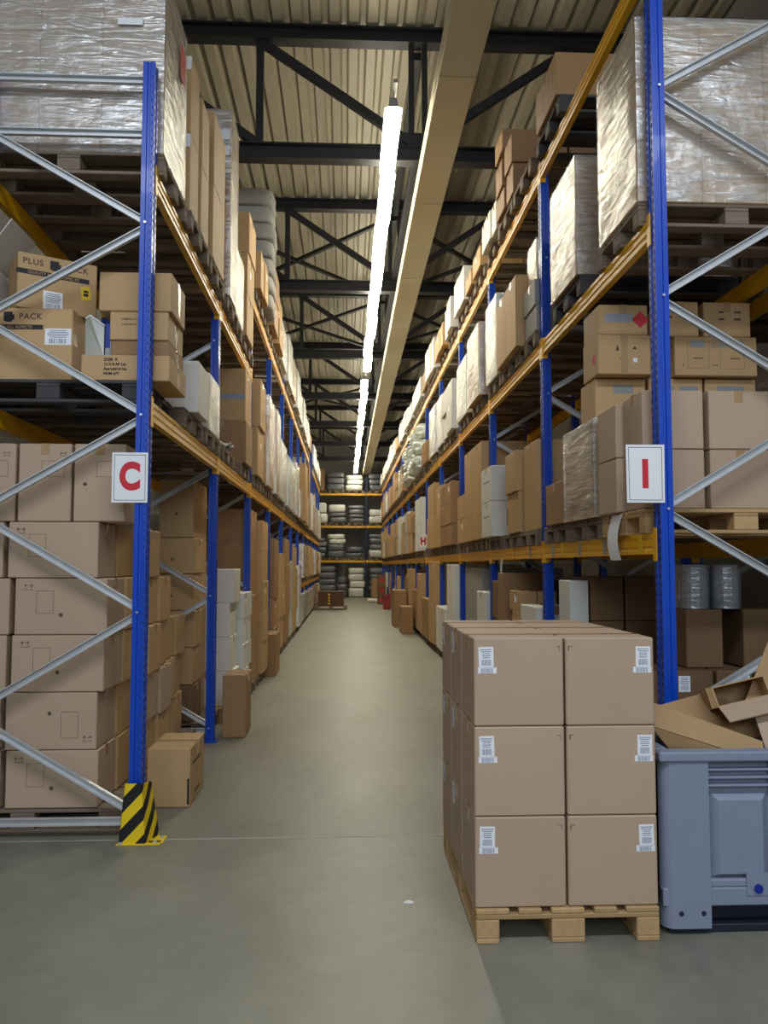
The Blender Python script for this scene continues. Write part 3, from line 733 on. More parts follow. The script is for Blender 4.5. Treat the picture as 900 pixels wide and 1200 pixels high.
# torn film on the bare pallet
mb=MB(); rr=random.Random(3); vs=[]
for i in range(9):
    for j in range(9):
        u,v=i/8-.5,j/8-.5; vs.append((u*.32,v*.3,.02+.16*max(0,1-abs(u*3+.4)-abs(v*2))+.05*abs(math.sin(7*u+5*v))+rr.uniform(0,.02)))
mb.add(vs,[(i*9+j,i*9+9+j,i*9+10+j,i*9+j+1) for i in range(8) for j in range(8)])
o=mb.build('torn_film','whitefilm',None,(-1.32,8.45,2.637+PTOP),0,False); so=o.modifiers.new('s','SOLIDIFY'); so.thickness=.003
tag(o,'torn white film crumpled on the bare pallet, lower shelf, left rack','torn film')
load('L',1,2,9.33,9.97,.48,'B','brown',.08,rows=1,cols=1)
carton('large pale carton with a blue grey print on top of a dark carton, second bay',-1.76,-1.14,9.36,9.94,2.637+PTOP+.485,.6,'tan','x',.3)
o=list(LABELS.values())[-1]; marks(o,[(-.27,-.0,.2,.33),(-.0,.3,.25,.31)],'greyink','printed_patch')
load('L',1,3,10.58,11.25,1.25,'c','tan',.09,rows=2,cols=1)
load('L',1,3,11.3,11.9,1.38,'c','brown',.05,rows=3,cols=1)
load('L',1,3,11.95,12.9,1.35,'f','tan',.1)
load('L',1,4,13.3,14.1,1.4,'f','tan',.1); load('L',1,4,14.2,15.6,1.05,'f','white',.1)
load('L',1,5,15.98,16.8,1.0,'f','white',.1,films='bluefilm'); load('L',1,5,16.9,18.5,1.0,'f','white',.1)
load('L',1,6,18.7,19.9,1.2,'f','white',.1); load('L',1,6,20.0,21.1,.7,'f','tan',.12)
load('L',1,7,21.4,22.6,1.5,'c','tan',.14,rows=1,cols=1); load('L',1,7,22.7,23.9,.8,'f','white',.15)
load('L',1,8,24.1,25.3,1.8,'c','brown',.12,rows=2,cols=2); load('L',1,8,25.4,26.6,.9,'f','white',.1)
load('L',1,9,26.8,28.0,1.2,'c','white',.1,rows=2,cols=1); load('L',1,9,28.1,29.3,.9,'f','tan',.1)
for b in(10,11,12):
    y=LY[b-1]; load('L',1,b,y+.1,y+1.3,R.uniform(.7,1.5),R.choice('fc'),R.choice(('tan','white')),.1,rows=2,cols=1); load('L',1,b,y+1.4,y+2.6,R.uniform(.7,1.3),'f','white',.1)
# first bay, upper shelf: wrapped load
pallet(-1.77,5.58,4.11,'wooden pallet under the big wrapped load, upper shelf, left rack','old',0,'pallets in the racks')
where('L',2,1); where('L',2,1); where('L',2,1)
wl=wrapped('big film wrapped load of tan cartons with a red tag, upper shelf, left rack',-2.4,-1.165,5.19,5.95,4.11+PTOP,1.25,'pinkish',nx=3,ny=2,nz=3,amp=.014)
MB().box(.6195,.6225,.05,.2,.78,1.02).build('red_tag','red',wl)
MB().box(.3,.46,-.383,-.381,.855,.9).build('white_tag','paper',wl)
def tallpack(label,x0,x1,y0,y1,z,h,n,tags=()):
    for k in range(n):
        o=carton(label.format(ROWN[n][k]),x0,x1,y0,y1,z+k*h/n,h/n,'tan',None,.3,'tall cartons on the upper shelf')
        for (tx,tz) in tags: front_label(o,(x1-x0)/2-.05,h/n-.06,.09,.1,False)
pallet(-1.75,6.42,4.11,'wooden pallet under the tall white tagged cartons, upper shelf, left rack','old',0,'pallets in the racks')
tallpack('tall tan carton with white corner tag, {} one, behind the big wrapped load',-1.75,-1.165,6.03,6.38,4.11+PTOP,1.2,2,((0,0),))
tallpack('slim tan carton, {} one, third stack on the upper shelf of the left rack',-1.75,-1.15,6.42,6.78,4.11+PTOP,1.1,2)
pallet(-1.75,7.3,4.11,'wooden pallet at the far end of the first upper shelf, left rack','old',0,'pallets in the racks')
tallpack('slim tan carton, {} one, fourth stack on the upper shelf of the left rack',-1.75,-1.14,6.95,7.6,4.11+PTOP,1.3,2)
pallet(-1.75,8.32,4.11,'wooden pallet under the tallest wrapped column, upper shelf, left rack','old',0,'pallets in the racks')
wl=wrapped('tallest film wrapped column with two white labels, upper shelf, second bay, left',-1.75,-1.12,7.95,8.5,4.11+PTOP,1.9,'brown',nx=1,ny=1,nz=4,amp=.012)
for z in(1.56,1.4): MB().box(.06,.28,-.281,-.279,z,z+.1).build('white_label','paper',wl)
MB().box(.1,.28,-.281,-.279,.95,.99).build('white_label','paper',wl)
load('L',2,2,8.56,9.2,.75,'f','white',.06,nopal=False)
load('L',2,2,9.35,10.0,1.45,'c','tan',.08,rows=3,cols=1)
# third bay on, top shelf
load('L',3,3,10.62,11.4,.5,'c','tan',.1,rows=1,cols=2)
load('L',3,3,11.45,12.2,1.75,'s','greyb',.16,rows=7)
load('L',3,3,12.3,13.05,.9,'c','brown',.12,rows=2,cols=1)
load('L',3,4,13.3,14.2,.85,'c','tan',.1,rows=2,cols=1); load('L',3,4,14.3,15.5,.7,'f','white',.1)
load('L',3,5,16.0,17.2,.95,'f','white',.1); load('L',3,5,17.3,18.4,.8,'f','tan',.1)
load('L',3,6,18.7,19.8,.9,'f','white',.12); load('L',3,6,19.9,21.1,.7,'c','white',.1,rows=2,cols=1)
load('L',3,7,21.4,22.6,.8,'f','white',.12); load('L',3,7,22.7,23.8,.6,'f','tan',.1)
load('L',3,8,24.1,25.3,.7,'f','white',.1); load('L',3,8,25.4,26.5,.5,'c','tan',.1,rows=1,cols=1)
for b in(10,11,12):
    y=LY[b-1]; load('L',3,b,y+.1,y+1.3,R.uniform(.5,1.0),R.choice('fc'),R.choice(('tan','white')),.08,rows=1,cols=1); load('L',3,b,y+1.4,y+2.6,R.uniform(.5,.9),'f','white',.08)
# floor, third bay on
load('L',0,3,10.6,11.4,2.2,'c','brown',.0,rows=2,cols=1)
load('L',0,3,11.45,12.2,2.1,'c','tan',.07,rows=5,cols=1); load('L',0,3,12.25,13.05,1.6,'c','brown',-.1,rows=4,cols=1)
load('L',0,4,13.3,14.1,1.9,'c','brown',.07,rows=4,cols=1); load('L',0,4,14.2,15.6,1.7,'c','tan',.06,rows=3,cols=2)
load('L',0,5,16.0,17.2,2.0,'c','brown',.05,rows=4,cols=2); load('L',0,5,17.3,18.4,1.6,'f','white',.05)
load('L',0,6,18.7,19.9,1.9,'c','tan',.05,rows=4,cols=2); load('L',0,6,20.0,21.1,1.5,'f','white',.1)
for b in range(7,13):
    y=LY[b-1]
    load('L',0,b,y+.1,y+1.3,.75,R.choice('fc'),R.choice(('tan','white','brown')),.08,rows=2,cols=1); load('L',0,b,y+1.4,y+2.6,.7,R.choice('fc'),R.choice(('tan','greyb','brown')),.08,rows=2,cols=1)
    load('L','lo',b,y+.1,y+1.3,.9,R.choice('fcs'),R.choice(('white','brown','tan')),.14,rows=2,cols=1); load('L','lo',b,y+1.4,y+2.6,.8,R.choice('cs'),R.choice(('white','brown','tan')),.1,rows=3,cols=1)

# ================================================================== RIGHT RACK, near bays
PR='pallets in the racks'
# floor, first bay
pallet(2.35,5.55,0,'dark pallet on the floor behind the grey blue bin, right rack','old',0,PR)
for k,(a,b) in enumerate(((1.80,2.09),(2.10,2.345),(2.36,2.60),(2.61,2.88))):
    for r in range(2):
        o=carton(f'dim brown carton behind the bin, {ROWN[2][r]} row, {["first","second","third","fourth"][k]} from the aisle',a,b,5.2,5.6,PTOP+.002+r*.405,.403,'dark',None,.3,'dim cartons behind the bin')  # darker board colour carries the shade of the rack interior
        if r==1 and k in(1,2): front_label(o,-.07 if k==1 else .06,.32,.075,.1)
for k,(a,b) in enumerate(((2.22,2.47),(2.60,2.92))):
    carton(f'dim brown carton in the upper row behind the bin, {["aisle side","rear"][k]} one',a,b,5.32,5.75,PTOP+.002+.81,.38,'dark',None,.3,'dim cartons behind the bin')  # rack shade put into the carton colour here too
for k,(x,y) in enumerate(((2.32,5.43),(2.33,5.65),(2.535,5.43),(2.56,5.65))):
    t=thing('wrapped_roll',f'bluish film wrapped roll on the dim cartons, {["near aisle side","far aisle side","near rear","far rear"][k]} one','roll',(x,y,PTOP+1.194),0,'bluish rolls behind the bin')
    obj('core',cached('rollc',lambda:MB().cyl((0,0,0),.085,.29,24).mesh('core','greyb')),t)
    obj('outer_film',cached('rollf',lambda:MB().cyl((0,0,.001),.1,.27,24,'z',0,.104).mesh('outer_film','bluefilm')),t)
pallet(2.35,6.75,0,'wooden pallet on the floor, far end of the first bay, right rack','old',0,PR)
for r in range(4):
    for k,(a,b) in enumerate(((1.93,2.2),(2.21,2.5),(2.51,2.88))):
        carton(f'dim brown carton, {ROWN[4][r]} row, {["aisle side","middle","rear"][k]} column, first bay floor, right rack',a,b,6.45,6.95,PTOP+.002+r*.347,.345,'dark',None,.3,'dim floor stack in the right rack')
for r in range(4): carton(f'small white carton, {ROWN[4][r]} of the slim stack beside the dim cartons, right rack',1.765,1.92,6.45,6.8,PTOP+.002+r*.34,.338,'white',None,.3,'slim white stack in the right rack')
where('R',0,1);where('R',0,1)
# floor, further bays
load('R',0,2,7.45,8.15,1.1,'c','white',.02,rows=5,cols=1,deep=.36)
load('R',0,2,8.25,8.7,1.22,'c','tan',.02,rows=6,cols=2,deep=.2,depth=.4)
load('R',0,2,8.85,9.2,1.4,'B','brown',.05,rows=1,cols=1,depth=.5); load('R',0,2,9.3,9.85,1.3,'c','dark',.0,rows=3,cols=1)
load('R',0,3,10.1,10.75,1.15,'c','white',.05,rows=2,cols=1); load('R',0,3,10.9,12.4,1.45,'c','greyb',-.05,rows=1,cols=1)
load('R',0,4,12.8,13.6,1.5,'c','white',.08,rows=1,cols=1); load('R',0,4,13.8,15.2,.75,'c','white',.1,rows=1,cols=2)
load('R',0,5,15.5,16.4,1.55,'B','tan',.1,rows=1,cols=1); load('R',0,5,16.6,17.9,.8,'c','brown',.12,rows=1,cols=2)
load('R',0,6,18.2,19.2,1.3,'c','tan',.1,rows=2,cols=1); load('R',0,6,19.4,20.6,.9,'c','brown',.1,rows=1,cols=2)
load('R',0,7,20.9,22.0,1.4,'c','tan',.1,rows=1,cols=1); load('R',0,7,22.2,23.2,1.2,'c','brown',.1,rows=2,cols=1)
for b in range(8,14):
    y=RY[b-1]; load('R',0,b,y+.1,y+1.3,R.uniform(.8,1.4),'c',R.choice(('tan','brown','dark')),-.03,rows=2,cols=1); load('R',0,b,y+1.4,y+2.5,R.uniform(.6,1.3),'c',R.choice(('tan','brown','white')),-.03,rows=1,cols=1)
carton('big plain carton standing in the aisle before the right rack, seventh bay',1.27,1.62,21.8,22.9,0,.97,'brown','x',0)
carton('smaller open fronted carton in the aisle beside the big plain one',1.33,1.62,19.75,20.5,0,.64,'brown','x',0)
t=thing('plastic_crate','red plastic crate on the aisle floor far down the right side','crate',(1.54,30.9,0))
mb=MB(); mb.cham(-.13,.13,-.25,.25,0,.02,.004); 
for a,b,c,d in((-.13,.13,-.25,-.235),(-.13,.13,.235,.25),(-.13,-.115,-.235,.235),(.115,.13,-.235,.235)): mb.box(a,b,c,d,.02,.52)
mb.build('body','crate_red',t); mb=MB(); mb.box(-.15,.15,-.27,-.25,.48,.54); mb.box(-.15,.15,.25,.27,.48,.54); mb.box(-.15,-.13,-.25,.25,.48,.54); mb.box(.13,.15,-.25,.25,.48,.54); mb.build('rim','crate_red',t)
# lower shelf, first bay
zr=1.807+PTOP+.002
pallet(2.33,5.09,1.807,'pale wooden pallet on the lower shelf, first bay, right rack','new',0,PR)
for r in range(2):
    for k,(a,b) in enumerate(((1.735,2.108),(2.135,2.505),(2.53,2.9))):
        carton(f'plain pale brown carton, {ROWN[2][r]} row, {["aisle side","middle","rear"][k]}, beside the first right upright',a,b,4.72,5.06,zr+r*.352,.35,'pinkish','y' if k else 'x',.3,'plain cartons on the right lower shelf')
        o=carton(f'plain pale brown carton in the second rank, {ROWN[2][r]} row, {["aisle side","middle","rear"][k]}, right lower shelf',a-.04,b-.04,5.08,5.46,zr+r*.345,.343,'pinkish',None,.5,'plain cartons on the right lower shelf')
    
pallet(2.33,5.91,1.807,'wooden pallet under the wrapped bundle of folded cartons, right lower shelf','old',0,PR)
t=thing('folded_carton_bundle','film wrapped bundle of folded cartons with rounded top, right lower shelf','bundle',(2.27,5.92,zr))
mb=MB(); rr=random.Random(5)
for k in range(36):
    j=rr.uniform(-.007,.007); e=.0 if k<33 else (k-32)*.02
    mb.box(-.57+j+e,.57+j-e,-.37+j*.6+e,.37+j-e,k*.0185,k*.0185+.0165)
mb.build('corrugation_stack','tan',t)
obj('stretch_film',film_mesh(1.15,.75,.67,.008,11,'film'),t)
MB().cham(-.56,.56,-.36,.36,.672,.69,.006).build('top_sheet','white',t)
zb=zr+.70
def haz(o,face,cx,cz,s=.05):
    dx,dy,dz=dims(o); mb=MB(); mb.add([(0,-.0008,-s),(s,-.0008,0),(0,-.0008,s),(-s,-.0008,0),(0,.0002,-s),(s,.0002,0),(0,.0002,s),(-s,.0002,0)],[(0,1,2,3),(7,6,5,4),(0,4,5,1),(1,5,6,2),(2,6,7,3),(3,7,4,0)])
    q=mb.build('red_diamond_mark','red',o); 
    if face=='front': q.location=(cx,-dy/2,cz)
    else: q.location=(-dx/2,cx,cz); q.rotation_euler=(0,0,-PI/2)
rowz=[(0,.28),(.28,.28),(.56,.235)]
o=carton('tan carton under the overhanging one, above the wrapped bundle',1.735,2.1,5.62,5.98,zb,.278,'tan','x',0); front_label(o,.02,.2,.14,.06,False,'greyb')
o=carton('tan carton, lowest row, middle, above the wrapped bundle',2.11,2.5,5.6,5.95,zb,.278,'tan','x',0); front_label(o,-.08,.18,.13,.08,False,'greyb'); front_label(o,.09,.18,.13,.08,False,'greyb')
o=carton('tan carton, lowest row, rear, above the wrapped bundle',2.51,2.88,5.6,5.95,zb,.278,'tan','x',0); front_label(o,0,.18,.2,.09,False,'greyb')
o=carton('overhanging tan carton with red diamond mark and two small pictograms',1.725,2.1,5.51,5.87,zb+.28,.278,'tan','y',0)
marks(o,[(-.055,-.04,.175,.185),(-.058,-.037,.165,.174),(-.052,-.043,.186,.198),(.06,.085,.176,.186),(.068,.078,.186,.193),(-.03,.02,.105,.112)]); haz(o,'left',-.08,.12,.05)
front_label(o,.075,.1,.03,.03,False); dx,dy,dz=dims(o); MB().box(-.022,.022,-.0008,0,.0,dz).build('tape_band','tape',o,(0,-dy/2,0))
o=carton('wide tan carton with faint diamond prints above the wrapped bundle, middle row',2.27,2.86,5.53,5.9,zb+.28,.278,'tan','y',0)
marks(o,rect(-.2,-.05,.05,.24)+rect(.03,.2,.05,.24)+[(-.16,-.09,.12,.128),(-.24,-.23,.07,.08),(.1,.17,.12,.128),(-.02,-.01,.07,.08),(.0,.01,.07,.08)],'faded','faded_mark'); 
for x in(-.13,0.02,.15): front_label(o,x,.225,.1,.05,False,'greyb')
o=carton('shrink wrapped carton with red diamond mark, aisle end of topmost row',1.74,2.09,5.53,5.9,zb+.56,.215,'tan','y',0); haz(o,'front',.12,.11,.06); front_label(o,-.03,.12,.2,.06,True,'greyb')
o=carton('dim tan carton, middle of the topmost row above the wrapped bundle',2.2,2.46,5.55,5.9,zb+.56,.25,'tan','y',0); marks(o,[(-.1,-.06,.13,.145),(.03,.06,.13,.145),(-.1,-.05,.19,.2)],'faded','faded_mark')
o=carton('dim tan carton with four small prints, rear of the topmost row',2.49,2.83,5.55,5.9,zb+.56,.25,'tan','y',0); marks(o,[(-.06,-.02,.17,.185),(.05,.1,.17,.185),(-.06,-.02,.12,.135),(.05,.1,.12,.135)],'faded','faded_mark')
pallet(2.33,6.73,1.807,'wooden pallet under the small carton, end of right lower shelf, first bay','old',0,PR)
carton('small plain carton alone at the end of the right lower shelf, first bay',1.69,1.96,6.38,6.9,zr,.34,'brown','x',.5)
where('R',1,1);where('R',1,1);where('R',1,1)
load('R',1,2,7.36,7.92,.82,'c','tan',.02,rows=1,cols=1,deep=.6); o=list(LABELS.values())[-1]
load('R',1,2,8.06,8.62,.82,'c','tan',.07,rows=2,cols=1,depth=.35); load('R',1,2,8.7,9.05,1.0,'c','dark',-.25,rows=2,cols=1,depth=.8,nopal=True)
w0=len(LABELS); load('R',1,2,9.15,9.84,.8,'c','white',.13,rows=2,cols=1,depth=.4)
for o in list(LABELS.values())[w0:]:
    if o.name.startswith('white_carton'):
        dx,dy,dz=dims(o); a=dx/2
        marks(o,[(-.02,.1,dz*.3,dz*.3+.012),(-.02,-.008,dz*.3,dz*.75),(-.02,.08,dz*.75-.012,dz*.75),(.09,.102,dz*.36,dz*.68)]); marks(o,[(-.2,.2,dz*.55,dz*.6)] if dz>.3 else [],'greyink','grey_band','left')
load('R',1,3,10.1,11.5,1.22,'c','tan',.08,rows=1,cols=2); load('R',1,3,11.65,12.45,.7,'c','tan',.08,rows=2,cols=1)
load('R',1,4,12.8,14.3,1.0,'c','brown',.1,rows=3,cols=2); load('R',1,4,14.4,15.2,1.1,'c','tan',.08,rows=2,cols=1)
load('R',1,5,15.5,16.6,1.25,'c','tan',.1,rows=2,cols=2); load('R',1,5,16.7,17.9,1.3,'c','brown',-.06,rows=1,cols=1)
load('R',1,6,18.2,19.6,1.2,'c','white',.1,rows=1,cols=2); load('R',1,6,19.7,20.6,.9,'c','brown',.1,rows=2,cols=1)
for b in range(7,14):
    y=RY[b-1]; load('R',1,b,y+.1,y+1.3,R.uniform(.8,1.3),'c',R.choice(('tan','brown','tan')),.1,rows=2,cols=1); load('R',1,b,y+1.4,y+2.5,R.uniform(.7,1.2),R.choice('cf'),R.choice(('tan','brown','white')),.1,rows=1,cols=1)
# middle shelf
pallet(2.33,5.1,3.635,'wooden pallet under the big glossy wrapped load, right middle shelf','old',0,PR)
wl=wrapped('big glossy film wrapped load at the front of the right middle shelf',1.705,2.93,4.67,5.44,3.635+PTOP,1.16,'tan',nx=3,ny=2,nz=3,amp=.02)
pallet(2.33,6.32,3.635,'dark pallet under the second glossy wrapped load, right middle shelf','black',0,PR)
wl=wrapped('second glossy film wrapped load on the right middle shelf, plain brown front',1.685,2.9,5.9,6.68,3.635+PTOP,.93,'brown',nx=2,ny=1,nz=2,amp=.014)
where('R',2,1);where('R',2,1)
load('R',2,2,7.36,7.85,.48,'c','greyb',.03,rows=2,cols=1,deep=.5)
wrapped('small film wrapped carton on grey cartons, second bay of right middle shelf',1.74,2.2,7.38,7.8,3.635+PTOP+.485,.42,'tan',nx=1,ny=1,nz=1,amp=.01)
load('R',2,2,7.92,8.98,.72,'c','tan',.08,rows=1,cols=2,deep=1.1); load('R',2,2,9.08,9.82,.95,'F','white',.08)
load('R',2,3,10.2,11.2,.95,'f','tan',.1); load('R',2,3,11.4,12.45,.85,'F','white',.08)
load('R',2,4,12.8,14.2,.8,'c','white',.08,rows=2,cols=2); load('R',2,4,14.35,15.2,.9,'F','white',.08)
load('R',2,5,15.5,16.6,.95,'F','white',.08); load('R',2,5,16.9,17.9,.45,'c','brown',.1,rows=1,cols=2)
load('R',2,6,18.2,20.5,1.1,'g','sack',.2,rows=3,cols=2)
load('R',2,7,20.9,23.1,1.0,'g','sack',.2,rows=3,cols=2)
load('R',2,8,23.6,24.8,.7,'c','tan',.12,rows=2,cols=1); load('R',2,8,25.0,25.9,.8,'f','white',.12)
for b in range(9,14):
    y=RY[b-1]; load('R',2,b,y+.1,y+1.3,R.uniform(.6,1.1),R.choice('cf'),R.choice(('tan','brown','white')),.1,rows=2,cols=1); load('R',2,b,y+1.4,y+2.5,R.uniform(.6,1.0),'c',R.choice(('tan','white')),.1,rows=1,cols=1)
# top shelf
where('R',3,1)
pallet(2.3,6.72,5.26,'dark pallet high on the right top shelf, end of first bay','black',0,PR)
for k,(a,b) in enumerate(((1.67,2.22),(2.23,2.78))):
    o=carton(f'brown carton high on the right top shelf, first bay, {["aisle side","rear"][k]} one',a,b,6.33,7.0,5.26+PTOP,.36,'brown','x',.4,'cartons on the right top shelf')
    if k==0: marks(o,[(-.1,-.09,.08,.25),(.1,.11,.12,.3)],'faded','faded_mark','left')
w='on the right top shelf, second bay'
pallet(2.3,7.75,5.26,'wooden pallet on the right top shelf, second bay, near one','old',0,PR); pallet(2.3,8.6,5.26,'wooden pallet on the right top shelf, second bay, middle one','old',0,PR)
for nm,a,b,y0,y1,z,h in (('bottom near',1.68,2.25,8.05,8.42,0,.3),('bottom far',1.66,2.2,8.44,8.86,0,.24),('middle near',1.66,2.24,8.03,8.4,.3,.3),('middle far',1.64,2.2,8.43,8.8,.24,.3),('top',1.63,2.2,8.35,8.78,.6,.22),('rear bottom',2.26,2.85,8.05,8.8,0,.3),('rear top',2.26,2.84,8.05,8.8,.3,.3)):
    carton(f'brown carton, {nm} one of the staggered stack {w}',a,b,y0,y1,5.26+PTOP+.001+z,h-.002,'brown','x',.6,'staggered stack on the top shelf')
NTH[('R',3,2)]=2
load('R',3,2,8.98,9.8,.34,'c','white',.1,rows=1,cols=3)
load('R',3,3,10.1,10.7,.26,'c','tan',.08,rows=1,cols=1); load('R',3,3,10.8,11.35,.22,'c','tan',.08,rows=1,cols=1); load('R',3,3,11.45,12.4,.5,'c','white',.1,rows=1,cols=2)
load('R',3,4,12.8,13.7,.5,'c','white',.1,rows=1,cols=2); load('R',3,4,13.85,15.2,.4,'c','tan',.12,rows=1,cols=3)
load('R',3,5,15.5,16.9,.6,'c','white',.1,rows=1,cols=3); load('R',3,5,17.1,17.9,.36,'c','brown',.08,rows=1,cols=1)
load('R',3,6,18.2,20.5,.45,'c','white',.1,rows=1,cols=3)
for b in range(7,14):
    y=RY[b-1]; load('R',3,b,y+.1,y+1.3,R.uniform(.3,.7),R.choice('cF'),R.choice(('white','tan')),.1,rows=1,cols=2); load('R',3,b,y+1.4,y+2.5,R.uniform(.3,.7),'c','white',.1,rows=1,cols=2)
# dim goods on the rack row behind the right rack
for z,nz,nm in((0,3,'floor'),(1.807,3,'lower shelf'),(3.635,2,'middle shelf')):
    for k,y in enumerate((5.1,5.95,6.8)):
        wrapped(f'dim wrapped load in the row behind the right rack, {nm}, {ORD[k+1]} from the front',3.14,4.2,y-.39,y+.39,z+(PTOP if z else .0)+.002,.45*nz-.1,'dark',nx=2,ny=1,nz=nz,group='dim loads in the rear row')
        if z: pallet(3.7,y,z,f'dim pallet in the row behind the right rack, {nm}, {ORD[k+1]} from the front','old',0,PR,False)

# ================================================================== FRONT PALLET WITH EIGHTEEN CARTONS
fp=pallet(.967,4.225,0,'new wooden pallet on the floor under eighteen identical labelled cartons','new',PI/2)
xs=((.562,.966),(.97,1.372)); ys=((3.635,4.03),(4.035,4.43),(4.435,4.83))
for r in range(3):
    for d,(y0,y1) in enumerate(ys):
        for c,(x0,x1) in enumerate(xs):
            o=carton(f'labelled pale brown carton, {ROWN[3][r]} layer, {["front","middle","rear"][d]} {["aisle side","bin side"][c]} one, front pallet',x0,x1,y0,y1,PTOP+.001+r*.3865,.385,'pinkish','x' if True else 'y',.15,'cartons on the front pallet')
            if d==0:
                lx=-.145 if c==0 else .15
                tl=front_label(o,lx,.30,.066,.088); tl.rotation_euler=(0,math.radians(R.uniform(-1.5,1.5)),0)
                front_label(o,lx+(.005 if c==0 else -.005),.242,.082,.026)
                s=-1 if c else 1
                marks(o,[(s*.175-.008,s*.175+.008,.345,.347),(s*.182-.001,s*.182+.001,.325,.347)],'faded','corner_mark')
                if c==1: marks(o,[(-.185,-.165,.345,.347),(-.187,-.185,.325,.347)],'faded','corner_mark')
            elif c==0:
                front_label(o,.12 if d==1 else .13,.30,.066,.1,True,'paper','left')
sc=thing('paper_scrap','tiny torn paper scrap lying on the floor near the front pallet','paper scrap',(.31,4.08,0))
MB().add([(-.022,-.012,.0),(.02,-.016,.001),(.026,.008,.0),(0,.018,.004),(-.02,.01,.001),(-.022,-.012,.0015),(.02,-.016,.0025),(.026,.008,.0015),(0,.018,.0055),(-.02,.01,.0025)],[(4,3,2,1,0),(5,6,7,8,9),(0,1,6,5),(1,2,7,6),(2,3,8,7),(3,4,9,8),(4,0,5,9)]).build('sheet','paper',sc)

# ================================================================== GREY BLUE BIN
bn=thing('pallet_bin','grey blue plastic bin full of cardboard scraps beside the front pallet','plastic bin',(1.405,3.665,0))
W,D,H0,HT=1.2,.78,.1,.795
mb=MB()
# walls, floor
mb.box(.0,W,.035,D,H0+.03,.2); mb.cham(0,W,.045,.09,.2,HT-.05,.004); mb.cham(0,W,D-.05,D,H0+.03,HT-.05,.008); mb.cham(0,.05,.09,D-.05,.2,HT-.05,.004); mb.cham(W-.05,W,.09,D-.05,.2,HT-.05,.004)
mb.build('body','bin',bn)
mb=MB(); n=8
def rcorner(x0,x1,y0,z0,z1,r=.05,flip=False):
    # corner column with rounded outer edge
    pr=[(x0+r-r*math.cos(a*PI/2/n),y0+r-r*math.sin(a*PI/2/n)) for a in range(n+1)]
    pr+=[(x1,y0),(x1,y0+.12),(x0,y0+.12)]
    if flip: pr=[(W-a,b) for a,b in pr]
    m=len(pr); mb.add([(a,b,z0) for a,b in pr]+[(a,b,z1) for a,b in pr],[(i,(i+1)%m,m+(i+1)%m,m+i) for i in range(m)]+[tuple(range(m-1,-1,-1)),tuple(range(m,2*m))])
for fl in(False,True):
    mb=MB(); rcorner(0,.21,0,.03,HT-.045,.055,fl); mb.build('corner_column','bin',bn)
MB().cham(.5,.68,0,.06,H0+.03,HT-.05,.01).build('middle_column','bin',bn)
mb=MB(); mb.cham(-.012,W+.012,-.012,.07,HT-.045,HT,.008); mb.cham(-.012,W+.012,D-.06,D+.012,HT-.045,HT,.008); mb.cham(-.012,.06,.07,D-.06,HT-.045,HT,.008); mb.cham(W-.06,W+.012,.07,D-.06,HT-.045,HT,.008)
mb.build('rim','bin',bn)
for z in(.71,.675,.64): MB().cham(.2,1.0,.012,.05,z-.005,z+.006,.003).build('rib','bin',bn,(0,0,0))
for k,x in enumerate((.225,.695)):
    # raised panel with sloped border
    w=.27; a,b,c,d=x,x+w,.235,.61; e=.035
    mb=MB(); yb,yf=.046,.018
    o_=[(a,yb,c),(b,yb,c),(b,yb,d),(a,yb,d)]; i_=[(a+e,yf,c+e*.6),(b-e,yf,c+e*.6),(b-e,yf,d-e),(a+e,yf,d-e)]
    mb.add(o_+i_,[(0,1,5,4),(1,2,6,5),(2,3,7,6),(3,0,4,7),(4,5,6,7),(3,2,1,0)])
    mb.build('panel','bin',bn)
    mb=MB(); mb.cham(x-.02,x+w+.03,.012,.05,.2,.235,.006); mb.build('panel_ledge','bin',bn)
mb=MB(); mb.box(.375,.475,.006,.02,.165,.26); mb.build('drain_recess','bin',bn)
pl=MB().cyl((.425,.004,.195),.029,.02,24,'y').build('drain_plug','bin',bn); MB().cyl((.425,-.001,.195),.02,.006,20,'y').build('plug_cap','binder',pl)
MB().cham(.0,W,.01,.05,H0+.02,.2,.006).build('base_skirt','bin',bn)
for x in(.075,.175): MB().cyl((x,-.0015,.095),.011,.003,16,'y').build('screw_hole','bindark',bn)
for y in(.03,D/2-.05,D-.13): MB().cham(.03,W-.03,y,y+.1,0,.035,.004).build('skid','bindark',bn)
MB().box(.22,W-.22,.1,D-.1,.03,H0+.03).build('underside','bindark',bn)
# scraps
def scrap(label,c,sx,sy,rot,fold=0,m='scrap',th=.007,shape=None):
    t=thing('cardboard_scrap',label,'cardboard scrap',c,0,'scraps in the bin'); t.rotation_euler=tuple(math.radians(a) for a in rot)
    pts=shape or [(-.5,-.5),(.5,-.5),(.5,.5),(-.5,.5)]
    vs=[(a*sx,b*sy,0) for a,b in pts]+[(a*sx,b*sy,th) for a,b in pts]; n=len(pts)
    fs=[tuple(range(n-1,-1,-1)),tuple(range(n,2*n))]+[(i,(i+1)%n,n+(i+1)%n,n+i) for i in range(n)]
    MB().add(vs,fs).build('sheet',m,t)
    if fold:
        f=MB().box(-sx/2,sx/2,0,sy*.4,0,th).build('flap',m,t,(0,sy/2,0)); f.rotation_euler=(math.radians(fold),0,0)
    return t
scrap('long tan cardboard flap lying across the front of the bin',(1.69,3.83,.845),.52,.2,(58,10,0),0,'scrap',shape=[(-.5,-.1),(.5,-.5),(.5,.0),(-.5,.5)])
scrap('large tan cardboard sheet sloping up to the right in the bin',(1.77,4.12,.83),.46,.36,(30,-12,8),0)
scrap('greyish cardboard sheet at the back right of the bin',(2.12,3.86,.83),.3,.26,(58,-8,-10),0,'pinkish')
scrap('upright tan cardboard triangle at the right of the bin',(2.06,4.12,1.02),.34,.34,(72,-20,0),0,'scrap',shape=[(-.5,-.4),(.5,-.5),(.5,.5)])
